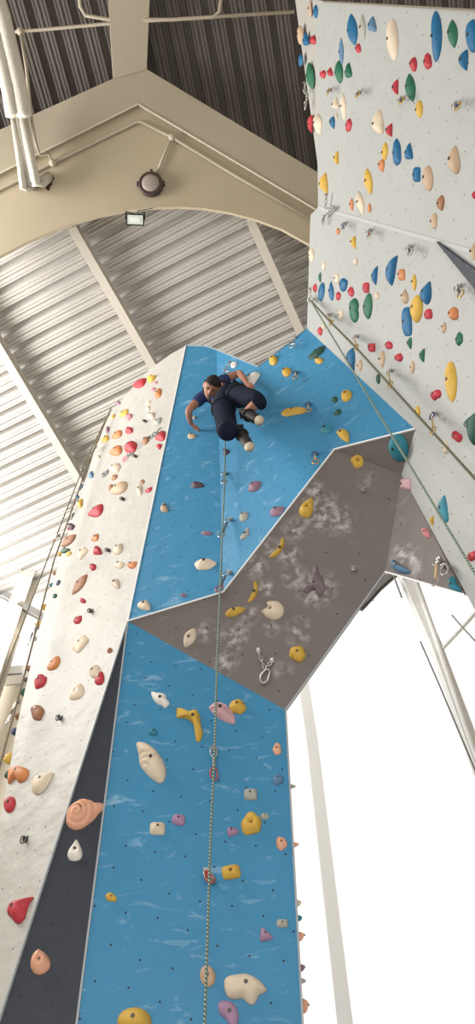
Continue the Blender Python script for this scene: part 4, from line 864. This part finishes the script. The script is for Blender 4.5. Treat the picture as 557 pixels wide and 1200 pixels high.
from_bm('mouth', bm, mat('lips', (.25, .08, .07), .5), smooth=True).parent = person
# hair / cap shell over the back and top of the head
bm = bmesh.new(); bmesh.ops.create_uvsphere(bm, u_segments=30, v_segments=20, radius=1)
kill = [v for v in bm.verts if not (v.co.y > .34 or v.co.z < -.15)]
bmesh.ops.delete(bm, geom=kill, context='VERTS')
for v in bm.verts: x, y, z = v.co; v.co = hx * x * .090 + hy * (y * .122 + .004) + hz * z * .103 + hc - person.location
bmesh.ops.solidify(bm, geom=bm.faces[:], thickness=.006); from_bm('hair', bm, hair, smooth=True).parent = person
# clothes
skinned('shirt', [[('z', J['pel'], .13), ('a', J['spi'], .130), ('b', J['che'], .150), ('c', mid('che', 'nek', .6), .085)], [('b', None, .15), ('d', J['shR'], .078), ('e', mid('shR', 'elR', .6), .062)], [('b', None, .15), ('f', J['shL'], .078), ('g', mid('shL', 'elL', .55), .062)]], navy, person)
skinned('vest', [[('a', J['spi'] + view * .012, .136), ('b', J['che'] + view * .010, .152), ('c', mid('che', 'nek', .3) , .12)]], vestm, person)
skinned('shorts', [[('p', J['pel'], .142), ('q', mid('pel', 'spi', .7), .134)],
   [('p', None, .142), ('ha', J['hpA'], .118), ('ta', mid('hpA', 'knA', .5), .103), ('ka', mid('hpA', 'knA', 1.0), .092), ('kb', mid('knA', 'anA', .40), .080)],
   [('p', None, .142), ('hb', J['hpB'], .118), ('tb', mid('hpB', 'knB', .5), .105), ('kc', mid('hpB', 'knB', .9), .098), ('kd', mid('hpB', 'knB', 1.2), .100)]], dk, person)
def ring(c, axis, r, tube, flat=1.0):
    axis = axis.normalized(); a = axis.cross(Z).normalized(); b = axis.cross(a); bm = bmesh.new()
    add_tube(bm, [c + a * (r * math.cos(t)) + b * (r * flat * math.sin(t)) - person.location for t in circ(28)], tube, 8, True); return bm
# harness: waist belt, two leg loops, belay loop
o = from_bm('hem', ring(mid('hpB', 'knB', 1.12), J['knB'] - J['hpB'], .072, .016), mat('hem_fabric', (.035, .042, .07), .85), smooth=True); o.parent = person
hr = from_bm('harness', ring(mid('pel', 'spi', .6), J['spi'] - J['pel'], .148, .010), blk, smooth=True); hr.parent = person
for a, b in (('hpA', 'knA'), ('hpB', 'knB')):
    o = from_bm('leg_loop', ring(mid(a, b, .25), J[b] - J[a], .112, .007), blk, smooth=True); o.parent = hr
bm = bmesh.new(); cc = mid('pel', 'spi', .5) + view * .17; add_tube(bm, oval(cc - person.location, -Z, rt, .11, .06), .007, 6, True); o = from_bm('carabiner', bm, silver, smooth=True); o.parent = hr
for sgn in (-1, 1):
    bm = bmesh.new(); a = J['che'] + view * .165 + (rt * .05 + up * .03) * sgn; b = J['nek'] + (rt * .05 + up * .06) * sgn + view * .07
    add_beam(bm, a - person.location, b - person.location, .03, .012, view); from_bm('shoulder_strap', bm, blk).parent = hr
# shoes: body, beige toe rubber, closure strap
def shoe_build(ank, toe, away):
    a, t = J[ank], J[toe]; d = (t - a); L = d.length; d.normalize(); d_ = d
    o = skinned('climbing_shoe', [[('h', a - d * .02 + away * .012, .046), ('m', a + d * L * .30 + away * .008, .048), ('b', a + d * L * .65, .050), ('t', a + d * L * .86, .040)], [('h', None, .046), ('c', a - away * .05, .042)]], shoe, person)
    bm = bmesh.new(); q = bmesh.ops.create_uvsphere(bm, u_segments=18, v_segments=12, radius=1)['verts']; s = d.cross(away).normalized(); w_ = s.cross(d)
    for v in q: x, y, z = v.co; v.co = d * (x * .070 + L * .90) + s * y * .044 + w_ * z * .034 + a - person.location
    from_bm('toe_rubber', bm, sole, smooth=True).parent = o
    bm = bmesh.new(); add_tube(bm, [a + d * L * .28 + s * .052 * math.cos(k) + w_ * .052 * math.sin(k) - person.location for k in circ(18)], .009, 6, True); from_bm('strap', bm, blk, smooth=True).parent = o
shoe_build('anA', 'tipA', view); shoe_build('anB', 'tipB', view)
